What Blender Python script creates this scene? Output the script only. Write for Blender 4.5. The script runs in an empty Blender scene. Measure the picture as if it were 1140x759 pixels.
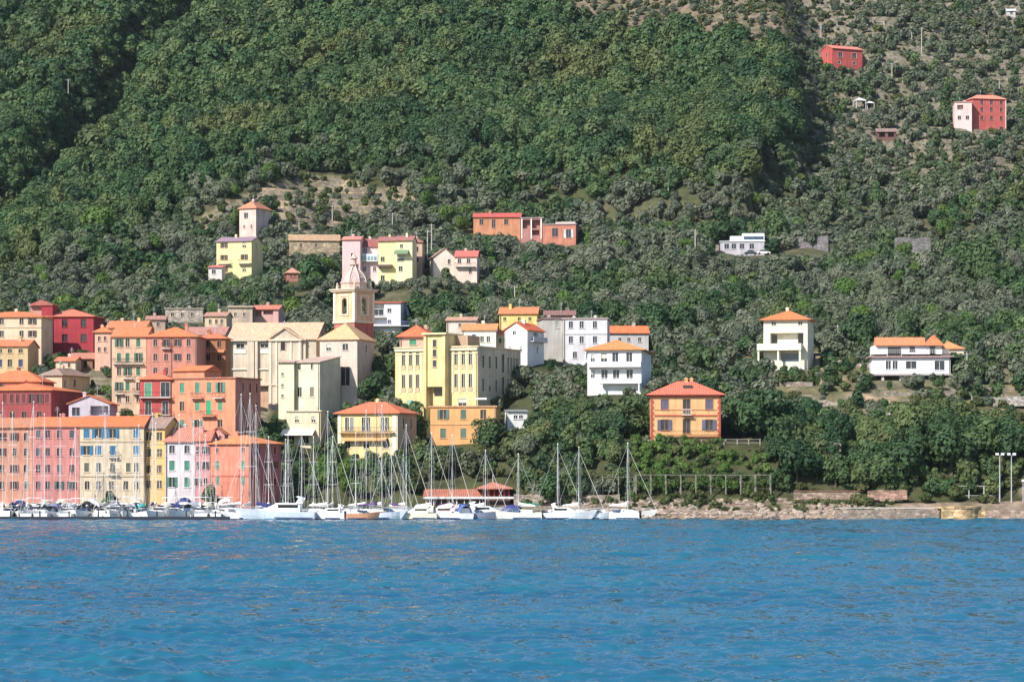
import bpy, math, random
import numpy as np
from mathutils import Vector, Matrix
random.seed(7); R = random.Random(11); np.random.seed(5)
F = 3132.0; HZ = 528.0; CX = 570.0; CAMZ = 8.0
scene = bpy.context.scene
col = scene.collection
PI = math.pi
def S(d): return d / F
def X_at(px, d): return (px - CX) * d / F
def Z_at(py, d): return CAMZ - (py - HZ) * d / F
def pix(x, y, z): return CX + x * F / y, HZ - (z - CAMZ) * F / y

# ------------------------------------------------------------------ tags
def tag(o, label=None, cat=None, group=None, kind=None):
    if label: o['label'] = label
    if cat: o['category'] = cat
    if group: o['group'] = group
    if kind: o['kind'] = kind
    return o
def empty(name, loc, rz=0.0, label=None, cat=None, group=None):
    o = bpy.data.objects.new(name, None); o.empty_display_size = .5
    col.objects.link(o); o.location = loc; o.rotation_euler = (0, 0, rz)
    return tag(o, label, cat, group)

# ------------------------------------------------------------------ mesh builder
class MB:
    def __init__(s): s.v = []; s.f = []
    def quad(s, *p):
        n = len(s.v); s.v += [tuple(q) for q in p]; s.f.append(tuple(range(n, n + len(p))))
    poly = quad
    def box(s, x0, x1, y0, y1, z0, z1):
        n = len(s.v)
        s.v += [(x0,y0,z0),(x1,y0,z0),(x1,y1,z0),(x0,y1,z0),(x0,y0,z1),(x1,y0,z1),(x1,y1,z1),(x0,y1,z1)]
        for f in ((0,3,2,1),(4,5,6,7),(0,1,5,4),(1,2,6,5),(2,3,7,6),(3,0,4,7)):
            s.f.append(tuple(n + i for i in f))
        return s
    def prism(s, pts, y0, y1):           # polygon in xz extruded along y
        n = len(s.v); k = len(pts)
        s.v += [(p[0], y0, p[1]) for p in pts] + [(p[0], y1, p[1]) for p in pts]
        s.f.append(tuple(n + i for i in range(k))); s.f.append(tuple(n + k + i for i in reversed(range(k))))
        for i in range(k):
            j = (i + 1) % k; s.f.append((n + j, n + i, n + k + i, n + k + j))
        return s
    def tube(s, pts, r, sides=6, r1=None):
        r1 = r if r1 is None else r1
        pts = [Vector(p) for p in pts]; n0 = len(s.v); m = len(pts)
        for i, p in enumerate(pts):
            d = (pts[min(i+1, m-1)] - pts[max(i-1, 0)]).normalized()
            a = d.orthogonal().normalized(); b = d.cross(a)
            rr = r + (r1 - r) * i / max(1, m - 1)
            for k in range(sides):
                t = 2 * PI * k / sides
                s.v.append(tuple(p + rr * (math.cos(t) * a + math.sin(t) * b)))
        for i in range(m - 1):
            for k in range(sides):
                q = (k + 1) % sides
                s.f.append((n0+i*sides+k, n0+i*sides+q, n0+(i+1)*sides+q, n0+(i+1)*sides+k))
        s.f.append(tuple(n0 + k for k in reversed(range(sides))))
        s.f.append(tuple(n0 + (m-1)*sides + k for k in range(sides)))
        return s
    def lathe(s, prof, sides=16, cx=0, cy=0, rot=0):
        n0 = len(s.v); m = len(prof)
        for r, z in prof:
            for k in range(sides):
                t = 2*PI*k/sides + rot
                s.v.append((cx + r*math.cos(t), cy + r*math.sin(t), z))
        for i in range(m - 1):
            for k in range(sides):
                q = (k + 1) % sides
                s.f.append((n0+i*sides+k, n0+i*sides+q, n0+(i+1)*sides+q, n0+(i+1)*sides+k))
        s.f.append(tuple(n0 + k for k in reversed(range(sides))))
        s.f.append(tuple(n0 + (m-1)*sides + k for k in range(sides)))
        return s
    def loft(s, secs, cap=True):
        n0 = len(s.v); k = len(secs[0]); m = len(secs)
        for sec in secs: s.v += [tuple(p) for p in sec]
        for i in range(m - 1):
            for j in range(k - 1):
                s.f.append((n0+i*k+j, n0+i*k+j+1, n0+(i+1)*k+j+1, n0+(i+1)*k+j))
        if cap:
            s.f.append(tuple(n0 + j for j in reversed(range(k)))); s.f.append(tuple(n0+(m-1)*k+j for j in range(k)))
        return s
    def mesh(s, name, mat, smooth=False):
        me = bpy.data.meshes.new(name); me.from_pydata(s.v, [], s.f)
        if mat: me.materials.append(mat)
        if smooth: me.polygons.foreach_set('use_smooth', [True] * len(me.polygons))
        me.update(); return me
    def build(s, name, mat, parent=None, loc=None, smooth=False, rz=0):
        return place(s.mesh(name, mat, smooth), name, parent, loc, rz)
def place(me, name, parent=None, loc=None, rz=0):
    o = bpy.data.objects.new(name, me); col.objects.link(o)
    if parent: o.parent = parent
    if loc: o.location = loc
    if rz: o.rotation_euler = (0, 0, rz)
    return o

# ------------------------------------------------------------------ materials
def lin(c):
    c = c / 255.0
    return c / 12.92 if c <= .04045 else ((c + .055) / 1.055) ** 2.4
def C(r, g, b, k=.8):
    a = [lin(r)*k, lin(g)*k, lin(b)*k]; y = .3*a[0] + .6*a[1] + .1*a[2]
    m = .05 if k == 1.0 else .17
    return tuple(min(.85, q*(1-m) + y*m) for q in a) + (1,)
class NT:
    def __init__(s, name, rough=.8, spec=.25):
        s.m = bpy.data.materials.new(name); s.m.use_nodes = True
        s.t = s.m.node_tree; s.n = s.t.nodes; s.l = s.t.links
        s.b = s.n['Principled BSDF']; s.out = s.n['Material Output']
        s.b.inputs['Roughness'].default_value = rough
        s.b.inputs['Specular IOR Level'].default_value = spec
    def node(s, typ, **kw):
        n = s.n.new(typ)
        for k, v in kw.items():
            if k.startswith('i_'): n.inputs[k[2:].replace('_', ' ')].default_value = v
            else: setattr(n, k, v)
        return n
    def tex(s, kind='Object', scale=(1,1,1)):
        if kind == 'World':
            g = s.node('ShaderNodeNewGeometry'); o = g.outputs['Position']
        else:
            g = s.node('ShaderNodeTexCoord'); o = g.outputs[kind]
        m = s.node('ShaderNodeMapping'); m.inputs['Scale'].default_value = scale
        s.l.new(o, m.inputs['Vector']); return m.outputs['Vector']
    def noise(s, vec, scale, detail=4, rough=.55):
        n = s.node('ShaderNodeTexNoise', i_Scale=scale, i_Detail=detail, i_Roughness=rough)
        s.l.new(vec, n.inputs['Vector']); return n.outputs['Fac']
    def ramp(s, fac, stops):
        r = s.node('ShaderNodeValToRGB'); e = r.color_ramp.elements
        while len(e) < len(stops): e.new(.5)
        for x, (p, c) in zip(e, stops):
            x.position = p; x.color = c if len(c) == 4 else (*c, 1)
        s.l.new(fac, r.inputs['Fac']); return r.outputs['Color']
    def mix(s, fac, a, b, mode='MIX'):
        n = s.node('ShaderNodeMix', data_type='RGBA', blend_type=mode)
        for sock, v in ((n.inputs[0], fac), (n.inputs[6], a), (n.inputs[7], b)):
            if hasattr(v, 'is_output'): s.l.new(v, sock)
            else: sock.default_value = v
        return n.outputs[2]
    def bump(s, h, strength=.3, dist=.05):
        b = s.node('ShaderNodeBump', i_Strength=strength, i_Distance=dist)
        s.l.new(h, b.inputs['Height']); s.l.new(b.outputs['Normal'], s.b.inputs['Normal'])
    def base(s, c):
        if hasattr(c, 'is_output'): s.l.new(c, s.b.inputs['Base Color'])
        else: s.b.inputs['Base Color'].default_value = c
        return s.m
G_ = lambda v: (v, v, v, 1)
CACHE = {}
def cached(fn):
    def w(*a):
        k = (fn.__name__, a)
        if k not in CACHE: CACHE[k] = fn(*a)
        return CACHE[k]
    return w
@cached
def plaster(c, wear=.5):
    t = NT('plaster', .9, .15); v = t.tex('Object')
    big = t.ramp(t.noise(v, .35, 5), [(.3, G_(1 - .34*wear)), (.7, G_(1.1))])
    st = t.ramp(t.noise(t.tex('Object', (1.6, 1.6, .16)), 1.0, 5, .6), [(.35, G_(1 - .35*wear)), (.6, G_(1.0))])
    cc = t.mix(1.0, t.mix(1.0, c, big, 'MULTIPLY'), st, 'MULTIPLY')
    pn = t.ramp(t.noise(v, .9, 6, .65), [(.54, G_(0)), (.68, G_(.8*wear))])
    cc = t.mix(pn, cc, (c[0]*.8+.03, c[1]*.78+.04, c[2]*.78+.05, 1))
    t.bump(t.noise(v, 9, 4), .15, .02)
    return t.base(cc)
@cached
def plain(c, rough=.6, spec=.3):
    t = NT('paint', rough, spec); v = t.tex('Object')
    return t.base(t.mix(1.0, c, t.ramp(t.noise(v, 2.2, 4), [(.3, G_(.82)), (.7, G_(1.08))]), 'MULTIPLY'))
@cached
def tiles(c):
    t = NT('roof_tiles', .85, .2); v = t.tex('Object')
    vo = t.node('ShaderNodeTexVoronoi', i_Scale=2.6); t.l.new(t.tex('Object', (1.5, .8, .8)), vo.inputs['Vector'])
    var = t.ramp(vo.outputs['Color'], [(.1, G_(.68)), (.9, G_(1.22))])
    lich = t.ramp(t.noise(v, .55, 6, .65), [(.38, G_(0)), (.66, G_(.75))])
    cc = t.mix(1.0, c, var, 'MULTIPLY')
    cc = t.mix(lich, cc, (c[0]*.55+.05, c[1]*.75+.05, c[2]*.9+.05, 1))
    w = t.node('ShaderNodeTexWave', wave_type='BANDS', bands_direction='X', i_Scale=.9, i_Distortion=.6)
    t.l.new(v, w.inputs['Vector'])
    cc = t.mix(1.0, cc, t.ramp(w.outputs['Fac'], [(0, G_(.74)), (.45, G_(1.04))]), 'MULTIPLY')
    t.bump(w.outputs['Fac'], .5, .12)
    return t.base(cc)
@cached
def stone(c, sc=1.4):
    t = NT('rubble_stone', .92, .15); v = t.tex('Object')
    vo = t.node('ShaderNodeTexVoronoi', i_Scale=sc); t.l.new(t.tex('Object', (1, 1, 1.7)), vo.inputs['Vector'])
    var = t.ramp(vo.outputs['Color'], [(.1, G_(.55)), (.9, G_(1.3))])
    vd = t.node('ShaderNodeTexVoronoi', feature='DISTANCE_TO_EDGE', i_Scale=sc); t.l.new(t.tex('Object', (1, 1, 1.7)), vd.inputs['Vector'])
    j = t.ramp(vd.outputs['Distance'], [(.0, G_(.45)), (.09, G_(1))])
    cc = t.mix(1.0, t.mix(1.0, c, var, 'MULTIPLY'), j, 'MULTIPLY')
    cc = t.mix(t.ramp(t.noise(v, .5, 5), [(.45, G_(0)), (.7, G_(.45))]), cc, (.09, .1, .05, 1))
    t.bump(vd.outputs['Distance'], .8, .1)
    return t.base(cc)
@cached
def glass(c):
    t = NT('window_glass', .12, .5); v = t.tex('World')
    return t.base(t.ramp(t.noise(v, .8, 2), [(.35, (c[0]*.5, c[1]*.5, c[2]*.5, 1)), (.65, c)]))
@cached
def slats(c):
    t = NT('shutter_paint', .6, .3); v = t.tex('Object')
    w = t.node('ShaderNodeTexWave', wave_type='BANDS', bands_direction='Z', i_Scale=3.2); t.l.new(v, w.inputs['Vector'])
    t.bump(w.outputs['Fac'], .7, .03)
    return t.base(t.mix(1.0, c, t.ramp(t.noise(t.tex('World'), .7, 4), [(.3, G_(.7)), (.7, G_(1.2))]), 'MULTIPLY'))
@cached
def leaf(c1, c2, c3, amt=.35):
    t = NT('leaves', .6, .2); oi = t.node('ShaderNodeObjectInfo')
    w = t.tex('World')
    a = t.mix(oi.outputs['Random'], c1, c2)
    brn = t.ramp(t.noise(t.tex('World', (1, 1, .6)), .03, 4, .7), [(.56, G_(0)), (.66, G_(.5*amt))]); a = t.mix(brn, a, (.12, .10, .075, 1))
    patch = t.ramp(t.noise(w, .022, 3), [(.5, G_(0)), (.68, G_(amt))])
    a = t.mix(patch, a, c3)
    cl = t.ramp(t.noise(w, .75, 3, .6), [(.3, G_(.74)), (.7, G_(1.28))])
    a = t.mix(1.0, a, cl, 'MULTIPLY')
    t.base(a)
    tr = t.node('ShaderNodeBsdfTranslucent'); t.l.new(t.mix(1.0, a, (1.1, 1.25, .6, 1), 'MULTIPLY'), tr.inputs['Color'])
    mx = t.node('ShaderNodeMixShader'); mx.inputs[0].default_value = .26
    t.l.new(t.b.outputs[0], mx.inputs[1]); t.l.new(tr.outputs[0], mx.inputs[2]); t.l.new(mx.outputs[0], t.out.inputs['Surface'])
    return t.m
def bark():
    if 'bark' not in CACHE:
        t = NT('bark', .95, .1); v = t.tex('Object', (3, 3, .6))
        CACHE['bark'] = t.base(t.ramp(t.noise(v, 2, 5), [(.3, (.05, .04, .03, 1)), (.7, (.16, .13, .1, 1))]))
    return CACHE['bark']
WHITE = plain((.74, .73, .71, 1)); GREYW = plain((.5, .5, .5, 1)); DARKM = plain((.03, .03, .035, 1)); STEEL = plain((.42, .43, .45, 1), .4, .5)
GL = glass((.035, .045, .06, 1)); GLB = glass((.05, .09, .16, 1)); DARK = glass((.012, .012, .014, 1))
GREEN = (.03, .16, .09, 1); BLUE = (.03, .14, .27, 1); BROWN = (.14, .075, .05, 1); GREY = (.25, .25, .27, 1); MAROON = (.13, .03, .035, 1); LGREEN = (.10, .28, .17, 1)
# ------------------------------------------------------------------ houses
HOUSES = []      # (px0, px1, ytop, ybase, depth, footprint corners, z)
WMESH = {}
def wmesh(key, fn):
    if key not in WMESH: WMESH[key] = fn()
    return WMESH[key]
def q3(x): return round(x, 1)
def frame_mesh(w, h, c):
    b = MB(); t = .09
    b.box(-w/2-t, -w/2, -.05, .1, -h/2, h/2+t); b.box(w/2, w/2+t, -.05, .1, -h/2, h/2+t)
    b.box(-w/2, w/2, -.05, .1, h/2, h/2+t); b.box(-w/2-.16, w/2+.16, -.14, .12, -h/2-.12, -h/2)
    b.box(-.03, .03, .1, .15, -h/2, h/2)
    return b.mesh('window_frame', c)
def pane_mesh(w, h): 
    return MB().box(-w/2-.01, w/2+.01, .17, .2, -h/2-.01, h/2+.01).mesh('window_pane', GL)
def shut_mesh(w, h, m):
    return MB().box(-w/2, w/2, -.035, .035, -h/2, h/2).mesh('shutter', m)
class House:
    pass
def house(name, label, cat, x0, x1, ey, by, d, yaw=0, L=10, wall=(230, 210, 180), wear=.5, roof='hip', rise=8, rc=(226, 122, 78),
          wins=(), side=(), xs=None, oh=.45, chim=1, frame=None, group=None, down=4.0, lside=(), wm=None, rm=None, rlab=None, side_shade=None):
    """front wall seen between pixel columns x0 and x1; its nearest corner at depth d; yaw > 0 shows the right wall"""
    th = math.radians(yaw); s_, c_ = math.sin(abs(th)), math.cos(th)
    if yaw >= 0: W = (x1-x0)*d/F / (c_ + (x0-CX)*s_/F); Y0 = d + W*s_
    else: W = (x1-x0)*d/F / (c_ - (x1-CX)*s_/F); Y0 = d
    s = S(d)
    if xs is not None and yaw: L = abs(xs - (x1 if yaw > 0 else x0)) * s / s_
    zb = Z_at(by, d); H = (by - ey) * s
    root = empty(name, (X_at(x0, Y0), Y0, zb), -th, label, cat, group)
    h = House(); h.root = root; h.W = W; h.L = L; h.H = H; h.s = s; h.x0 = x0; h.x1 = x1; h.by = by; h.ey = ey; h.d = d; h.zb = zb; h.th = th
    h.u = lambda px: (px - x0) / (x1 - x0) * W
    h.z = lambda py: (by - py) * s
    wmat = wm or plaster(C(*wall), wear); h.wmat = wmat
    fmat = frame or plain(C(min(255, wall[0]+18), min(255, wall[1]+18), min(255, wall[2]+18)))
    # openings per face: (centre, z centre, w, h, mode, colour)
    faces = {'front': [], 'right': [], 'left': []}
    def expand(lst, face, mapu):
        for spec in lst:
            cols, rows, ww, hh, modes = spec[:5]; sc = spec[5] if len(spec) > 5 else None
            for cx in cols:
                for ry in rows:
                    faces[face].append([mapu(cx), h.z(ry), ww*s*1.1, hh*s*1.05, R.choice(modes), sc])
    expand(wins, 'front', h.u); expand(side, 'right', lambda t: t*L); expand(lside, 'left', lambda t: t*L)
    wb = MB(); sb = MB() if side_shade else wb
    def wallface(o, ux, length, ops, inward, wb=wb):
        o = Vector(o); ux = Vector(ux); inn = Vector(inward)
        P = lambda a, z, k=0: tuple(o + ux*a + Vector((0, 0, z)) + inn*k)
        us = {0, length}; zs = {-down, 0, H}
        for (a, z, ww, hh, m, c) in ops:
            us |= {a-ww/2, a+ww/2}; zs |= {z-hh/2, z+hh/2}
        us = sorted(x for x in us if 0 <= x <= length); zs = sorted(x for x in zs if x <= H)
        for i in range(len(us)-1):
            for j in range(len(zs)-1):
                mu, mz = (us[i]+us[i+1])/2, (zs[j]+zs[j+1])/2
                if us[i+1]-us[i] < 1e-4 or zs[j+1]-zs[j] < 1e-4: continue
                if any(abs(mu-a) < ww/2 and abs(mz-z) < hh/2 for (a, z, ww, hh, m, c) in ops): continue
                wb.quad(P(us[i], zs[j]), P(us[i+1], zs[j]), P(us[i+1], zs[j+1]), P(us[i], zs[j+1]))
        for (a, z, ww, hh, m, c) in ops:
            dp = .24 if m != 'L' else 1.6
            a0, a1, z0, z1 = a-ww/2, a+ww/2, z-hh/2, z+hh/2
            wb.quad(P(a0, z0), P(a0, z1), P(a0, z1, dp), P(a0, z0, dp)); wb.quad(P(a1, z0), P(a1, z0, dp), P(a1, z1, dp), P(a1, z1))
            wb.quad(P(a0, z0), P(a0, z0, dp), P(a1, z0, dp), P(a1, z0)); wb.quad(P(a0, z1), P(a1, z1), P(a1, z1, dp), P(a0, z1, dp))
            if m == 'L': wb.quad(P(a0, z0, dp), P(a1, z0, dp), P(a1, z1, dp), P(a0, z1, dp))
    wallface((0, 0, 0), (1, 0, 0), W, faces['front'], (0, 1, 0))
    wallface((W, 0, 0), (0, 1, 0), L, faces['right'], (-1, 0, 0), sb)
    wallface((0, L, 0), (0, -1, 0), L, faces['left'], (1, 0, 0))
    wallface((W, L, 0), (-1, 0, 0), W, [], (0, -1, 0))
    # roof
    rmat = rm or tiles(C(*rc, 1.0)); r = rise * s; rb = MB(); th_ = .14
    if roof == 'hip':
        a = oh
        e = [(-a, -a, H), (W+a, -a, H), (W+a, L+a, H), (-a, L+a, H)]
        if W >= L: k = (L+2*a)/2; rg = [(-a+k*.95, L/2, H+r), (W+a-k*.95, L/2, H+r)]
        else: k = (W+2*a)/2; rg = [(W/2, -a+k*.95, H+r), (W/2, L+a-k*.95, H+r)]
        up = lambda p: (p[0], p[1], p[2]+th_)
        E = [up(p) for p in e]; Rg = [up(p) for p in rg]
        if W >= L:
            rb.poly(E[0], E[1], Rg[1], Rg[0]); rb.poly(E[1], E[2], Rg[1]); rb.poly(E[2], E[3], Rg[0], Rg[1]); rb.poly(E[3], E[0], Rg[0])
        else:
            rb.poly(E[0], E[1], Rg[0]); rb.poly(E[1], E[2], Rg[1], Rg[0]); rb.poly(E[2], E[3], Rg[1]); rb.poly(E[3], E[0], Rg[0], Rg[1])
        for i in range(4):
            j = (i+1) % 4; rb.quad(e[i], e[j], E[j], E[i])
        rb.quad(e[3], e[2], e[1], e[0])
    elif roof == 'gu':       # ridge runs along the front
        a = oh; rb.loft([[(x, -a, H-.02), (x, -a, H+th_), (x, L/2, H+r+th_), (x, L+a, H+th_), (x, L+a, H-.02), (x, L/2, H+r-.05), (x, -a, H-.02)] for x in (-a*.6, W+a*.6)])
        for x in (0, W): wb.poly((x, 0, H), (x, L, H), (x, L/2, H+r-.06))
    elif roof == 'gv':       # gable end faces the front
        a = oh; rb.loft([[(-a, y, H-.02), (-a, y, H+th_), (W/2, y, H+r+th_), (W+a, y, H+th_), (W+a, y, H-.02), (W/2, y, H+r-.05), (-a, y, H-.02)] for y in (-a*.7, L+a*.7)])
        for y in (0, L): wb.poly((0, y, H), (W, y, H), (W/2, y, H+r-.06))
    elif roof == 'shed':
        a = oh; rb.loft([[(x, -a, H), (x, -a, H+th_), (x, L, H+r+th_), (x, L, H+r), (x, -a, H)] for x in (-a*.5, W+a*.5)])
        for x in (0, W): wb.poly((x, 0, H), (x, L, H), (x, L, H+r))
        wb.quad((0, L, H), (W, L, H), (W, L, H+r), (0, L, H+r))
    elif roof == 'flat':
        rb.box(-oh*.6, W+oh*.6, -oh*.6, L+oh*.6, H, H+max(.25, r))
    wb.build('wall', wmat, root)
    if side_shade: sb.build('side_wall', plaster(C(*side_shade), wear), root)  # right wall plaster tinted with the shade that falls on that side
    ro = rb.build('roof', rmat, root); h.roof = ro
    if rlab: ro['label'] = rlab
    for k in range(chim):
        cx, cy = W*R.uniform(.2, .8), L*R.uniform(.35, .7); b = MB()
        b.box(cx-.3, cx+.3, cy-.3, cy+.3, H+.2, H+r+.5); b.box(cx-.4, cx+.4, cy-.4, cy+.4, H+r+.5, H+r+.62); b.prism([(cx-.4, H+r+.62), (cx+.4, H+r+.62), (cx, H+r+.9)], cy-.35, cy+.35)
        b.build('chimney', wmat, ro)
    if chim and R.random() < .6:
        ax, ay = W*R.uniform(.25, .75), L*R.uniform(.3, .5); b = MB(); za = H + r*.6
        b.box(ax-.03, ax+.03, ay-.03, ay+.03, za-.6, za+r*.4+2.0)
        for q_ in range(4): b.box(ax-.5+.08*q_, ax+.5-.08*q_, ay-.02, ay+.02, za+r*.4+1.3+.2*q_, za+r*.4+1.33+.2*q_)
        b.build('antenna', STEEL, ro)
    if d < 660 and W > 5 and R.random() < .6:
        up = R.choice([.25, W-.25]); MB().box(up-.06, up+.06, -.15, -.02, -1, H-.1).build('drainpipe', plain(R.choice([(.12, .09, .07, 1), (.35, .3, .26, 1), (.2, .2, .2, 1)])), root)
    # windows
    for face, ops in faces.items():
        for (a, z, ww, hh, m, c) in ops:
            if m == 'L': continue
            if face == 'front': loc, rz = (a, 0, z), 0
            elif face == 'right': loc, rz = (W, a, z), PI/2
            else: loc, rz = (0, L-a, z), -PI/2
            w_, h_ = round(ww, 2), round(hh, 2)
            fr = place(wmesh(('f', w_, h_, fmat.name), lambda: frame_mesh(w_, h_, fmat)), 'window', root, loc, rz)
            place(wmesh(('p', w_, h_), lambda: pane_mesh(w_, h_)), 'pane', fr)
            if c is not None and m in 'csh':
                sm = slats(c)
                hw = round(w_/2, 3)
                me = wmesh(('s', hw, h_, sm.name), lambda: shut_mesh(hw*.97, h_, sm))
                if m == 'c': xs_ = (-w_/4, w_/4); yy = .08
                else: xs_ = (-w_*.75, w_*.75); yy = -.06
                for q in xs_: place(me, 'shutter', fr, (q, yy, 0))
            elif m == 'b':      # roller blind half down
                place(wmesh(('b', w_, h_), lambda: MB().box(-w_/2, w_/2, .1, .13, -h_*.05, h_/2).mesh('blind', plain((.55, .52, .45, 1)))), 'blind', fr)
    xr = x1 if xs is None else max(x1, xs); xl = x0 if xs is None else min(x0, xs)
    cs = [root.matrix_basis @ Vector(p) for p in ((0, 0, 0), (W, 0, 0), (W, L, 0), (0, L, 0))]
    cth, sth = math.cos(th), math.sin(th)
    wc = lambda u, v: (root.location.x + u*cth + v*sth, root.location.y - u*sth + v*cth)
    h.wc = wc
    HOUSES.append(dict(x0=xl, x1=xr, top=ey-rise, base=by, d=d, fp=[wc(0, 0), wc(W, 0), wc(W, L), wc(0, L)], c=wc(W/2, 0), cb=wc(W/2, L), z=zb, W=W, L=L, loc=(root.location.x, root.location.y), th=th, label=label))
    return h
def hb(h, name, xa, xb, ya, yb, v0, v1, mat, parent=None):
    """a box in front-wall pixels, v = metres behind the wall"""
    return MB().box(h.u(xa), h.u(xb), v0, v1, h.z(yb), h.z(ya)).build(name, mat, parent or h.root)
def balcony(h, xa, xb, y, depth=1.1, rail='bars', mat=None, rmat=None, rh=1.0):
    a, b, z = h.u(xa), h.u(xb), h.z(y)
    sl = MB().box(a, b, -depth, .02, z-.18, z).build('balcony', mat or plain((.5, .47, .43, 1)), h.root)
    m = MB()
    if rail == 'bars':
        m.box(a, b, -depth, -depth+.06, z+rh-.06, z+rh); m.box(a, a+.05, -depth, 0, z+rh-.06, z+rh); m.box(b-.05, b, -depth, 0, z+rh-.06, z+rh)
        n = max(3, int((b-a)/.28))
        for i in range(n+1):
            x = a+.02+(b-a-.06)*i/n; m.box(x, x+.035, -depth+.012, -depth+.045, z, z+rh-.06)
    else:
        m.box(a, b, -depth, -depth+.12, z, z+rh); m.box(a, a+.12, -depth+.12, 0, z, z+rh); m.box(b-.12, b, -depth+.12, 0, z, z+rh)
    m.build('railing', rmat or (DARKM if rail == 'bars' else h.wmat), sl)
    return sl
def awning(h, xa, xb, ya, yb, out=1.6, c=(.75, .72, .65, 1)):
    m = MB(); a, b = h.u(xa), h.u(xb); z1, z0 = h.z(ya), h.z(yb)
    m.loft([[(x, 0, z1), (x, -out, z0+.15), (x, -out, z0-.1), (x, -out+.03, z0-.1), (x, -out+.03, z0+.1), (x, 0, z1-.05), (x, 0, z1)] for x in (a, b)])
    return m.build('awning', plain(c, .8), h.root)
ORG = (230, 124, 72); ORG2 = (214, 110, 70); PNK = (196, 130, 112); BRN = (165, 130, 112); BEI = (216, 178, 140); RED = (205, 90, 80)

# ---------------- waterfront row
h = house('apartment_house', 'salmon waterfront house with pink top, leftmost of the front row', 'house', -26, 36.5, 476, 566, 524, 4, 11, (222, 150, 118), .8, 'gu', 11, (206, 130, 92),
  wins=[((-16, 2, 16, 29), (486, 503, 521.5, 540), 4.6, 8, 'ooh', MAROON)], frame=plain(C(225, 170, 150)))
hb(h, 'cornice', -25.9, 36.4, 475.2, 477, -.18, -.003, h.wmat)
h = house('apartment_house', 'rose pink waterfront apartment house behind the masts', 'house', 37, 88, 475, 566, 522, 3, 11, (226, 138, 128), .8, 'gu', 11, ORG,
  wins=[((42.6, 53.2, 66, 80), (483, 503, 521.5, 540), 4.8, 8.4, 'oohc', (.06, .09, .1, 1))], frame=plain(C(232, 150, 150)))
hb(h, 'cornice', 37.1, 87.9, 474.2, 476, -.2, -.003, plain(C(225, 150, 150)))
h = house('apartment_house', 'cream waterfront apartment house with blue shutters under bright orange roof', 'house', 88.6, 160, 475, 566, 521, 3, 11, (230, 206, 170), .75, 'gu', 12, (236, 118, 62),
  wins=[((96.5, 109.5, 125.5, 152), (482.5, 501), 6.4, 9.6, 'cchc', BLUE), ((96.5, 109.5, 125.5, 143, 152), (520,), 5, 9.5, 'och', (.09, .1, .07, 1)), ((97, 109.5, 124, 140, 152), (540,), 5, 9, 'o', None)])
for y in (475, 491.3, 529.8): hb(h, 'string_course', 88.7, 159.9, y-.6, y+.6, -.14, -.003, plain(C(205, 180, 150)))
balcony(h, 121, 132, 508.5, .7); balcony(h, 121, 132, 528, .7)
h = house('townhouse', 'narrow yellow waterfront townhouse with taupe upper storey', 'house', 160.5, 183.5, 477, 566, 521.5, 14, 9, (238, 192, 96), .5, 'gu', 13, BRN, xs=196,
  wins=[((165.5, 177.5), (485.5,), 6, 9, 'oo', BROWN), ((165.5, 177.5), (504, 522, 539), 5.6, 8.5, 'och', BROWN)], chim=2)
hb(h, 'upper_facing', 160.6, 183.4, 477.3, 479.2, -.05, -.002, plaster(C(215, 160, 130)))
hb(h, 'string_course', 160.6, 183.4, 493, 494.4, -.12, -.003, plain(C(228, 190, 130)))
h = house('townhouse', 'white waterfront townhouse with green shutters and pinkish tiled roof', 'house', 183.8, 217, 492, 566, 520.5, 4, 10, (226, 214, 216), .5, 'gu', 16, (204, 128, 104),
  wins=[((191.5, 208.3), (500,), 5.6, 8.4, 'o', None), ((191.5, 208.3), (518, 536.5), 5.6, 10.5, 'cch', (.05, .19, .14, 1))])
h = house('townhouse', 'narrow rose pink waterfront house beside the white townhouse', 'house', 217.4, 233.6, 491, 566, 520, 3, 10, (226, 150, 150), .5, 'gu', 12, (206, 120, 90),
  wins=[((220.5, 229), (501, 518, 536), 3.6, 8, 'och', (.1, .08, .07, 1))])
h = house('house', 'salmon waterfront house with hip roof and shaded red side wall', 'house', 232.5, 279, 494, 566, 515, 33, 9, (232, 138, 108), .7, 'hip', 9.5, (232, 136, 78), xs=309, side_shade=(204, 112, 106),
  wins=[((242, 271), (501,), 4, 5.5, 'o', None), ((242, 271), (517.5, 534.5), 5.2, 9, 'cch', (.07, .2, .13, 1))], side=[((.2, .52, .8), (501, 517, 536), 4.2, 8, 'och', MAROON)], oh=.6)
hb(h, 'string_course', 232.6, 278.9, 529, 530.2, -.1, -.003, plain(C(200, 90, 75)))
h = house('house', 'small pink gabled attic house behind the white townhouse', 'house', 233, 250, 484, 520, 530, 0, 7, (226, 160, 150), .4, 'gv', 8, (214, 120, 82), wins=[((237.6, 245), (487.5,), 2.6, 5, 'o', None)], chim=0)
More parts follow.
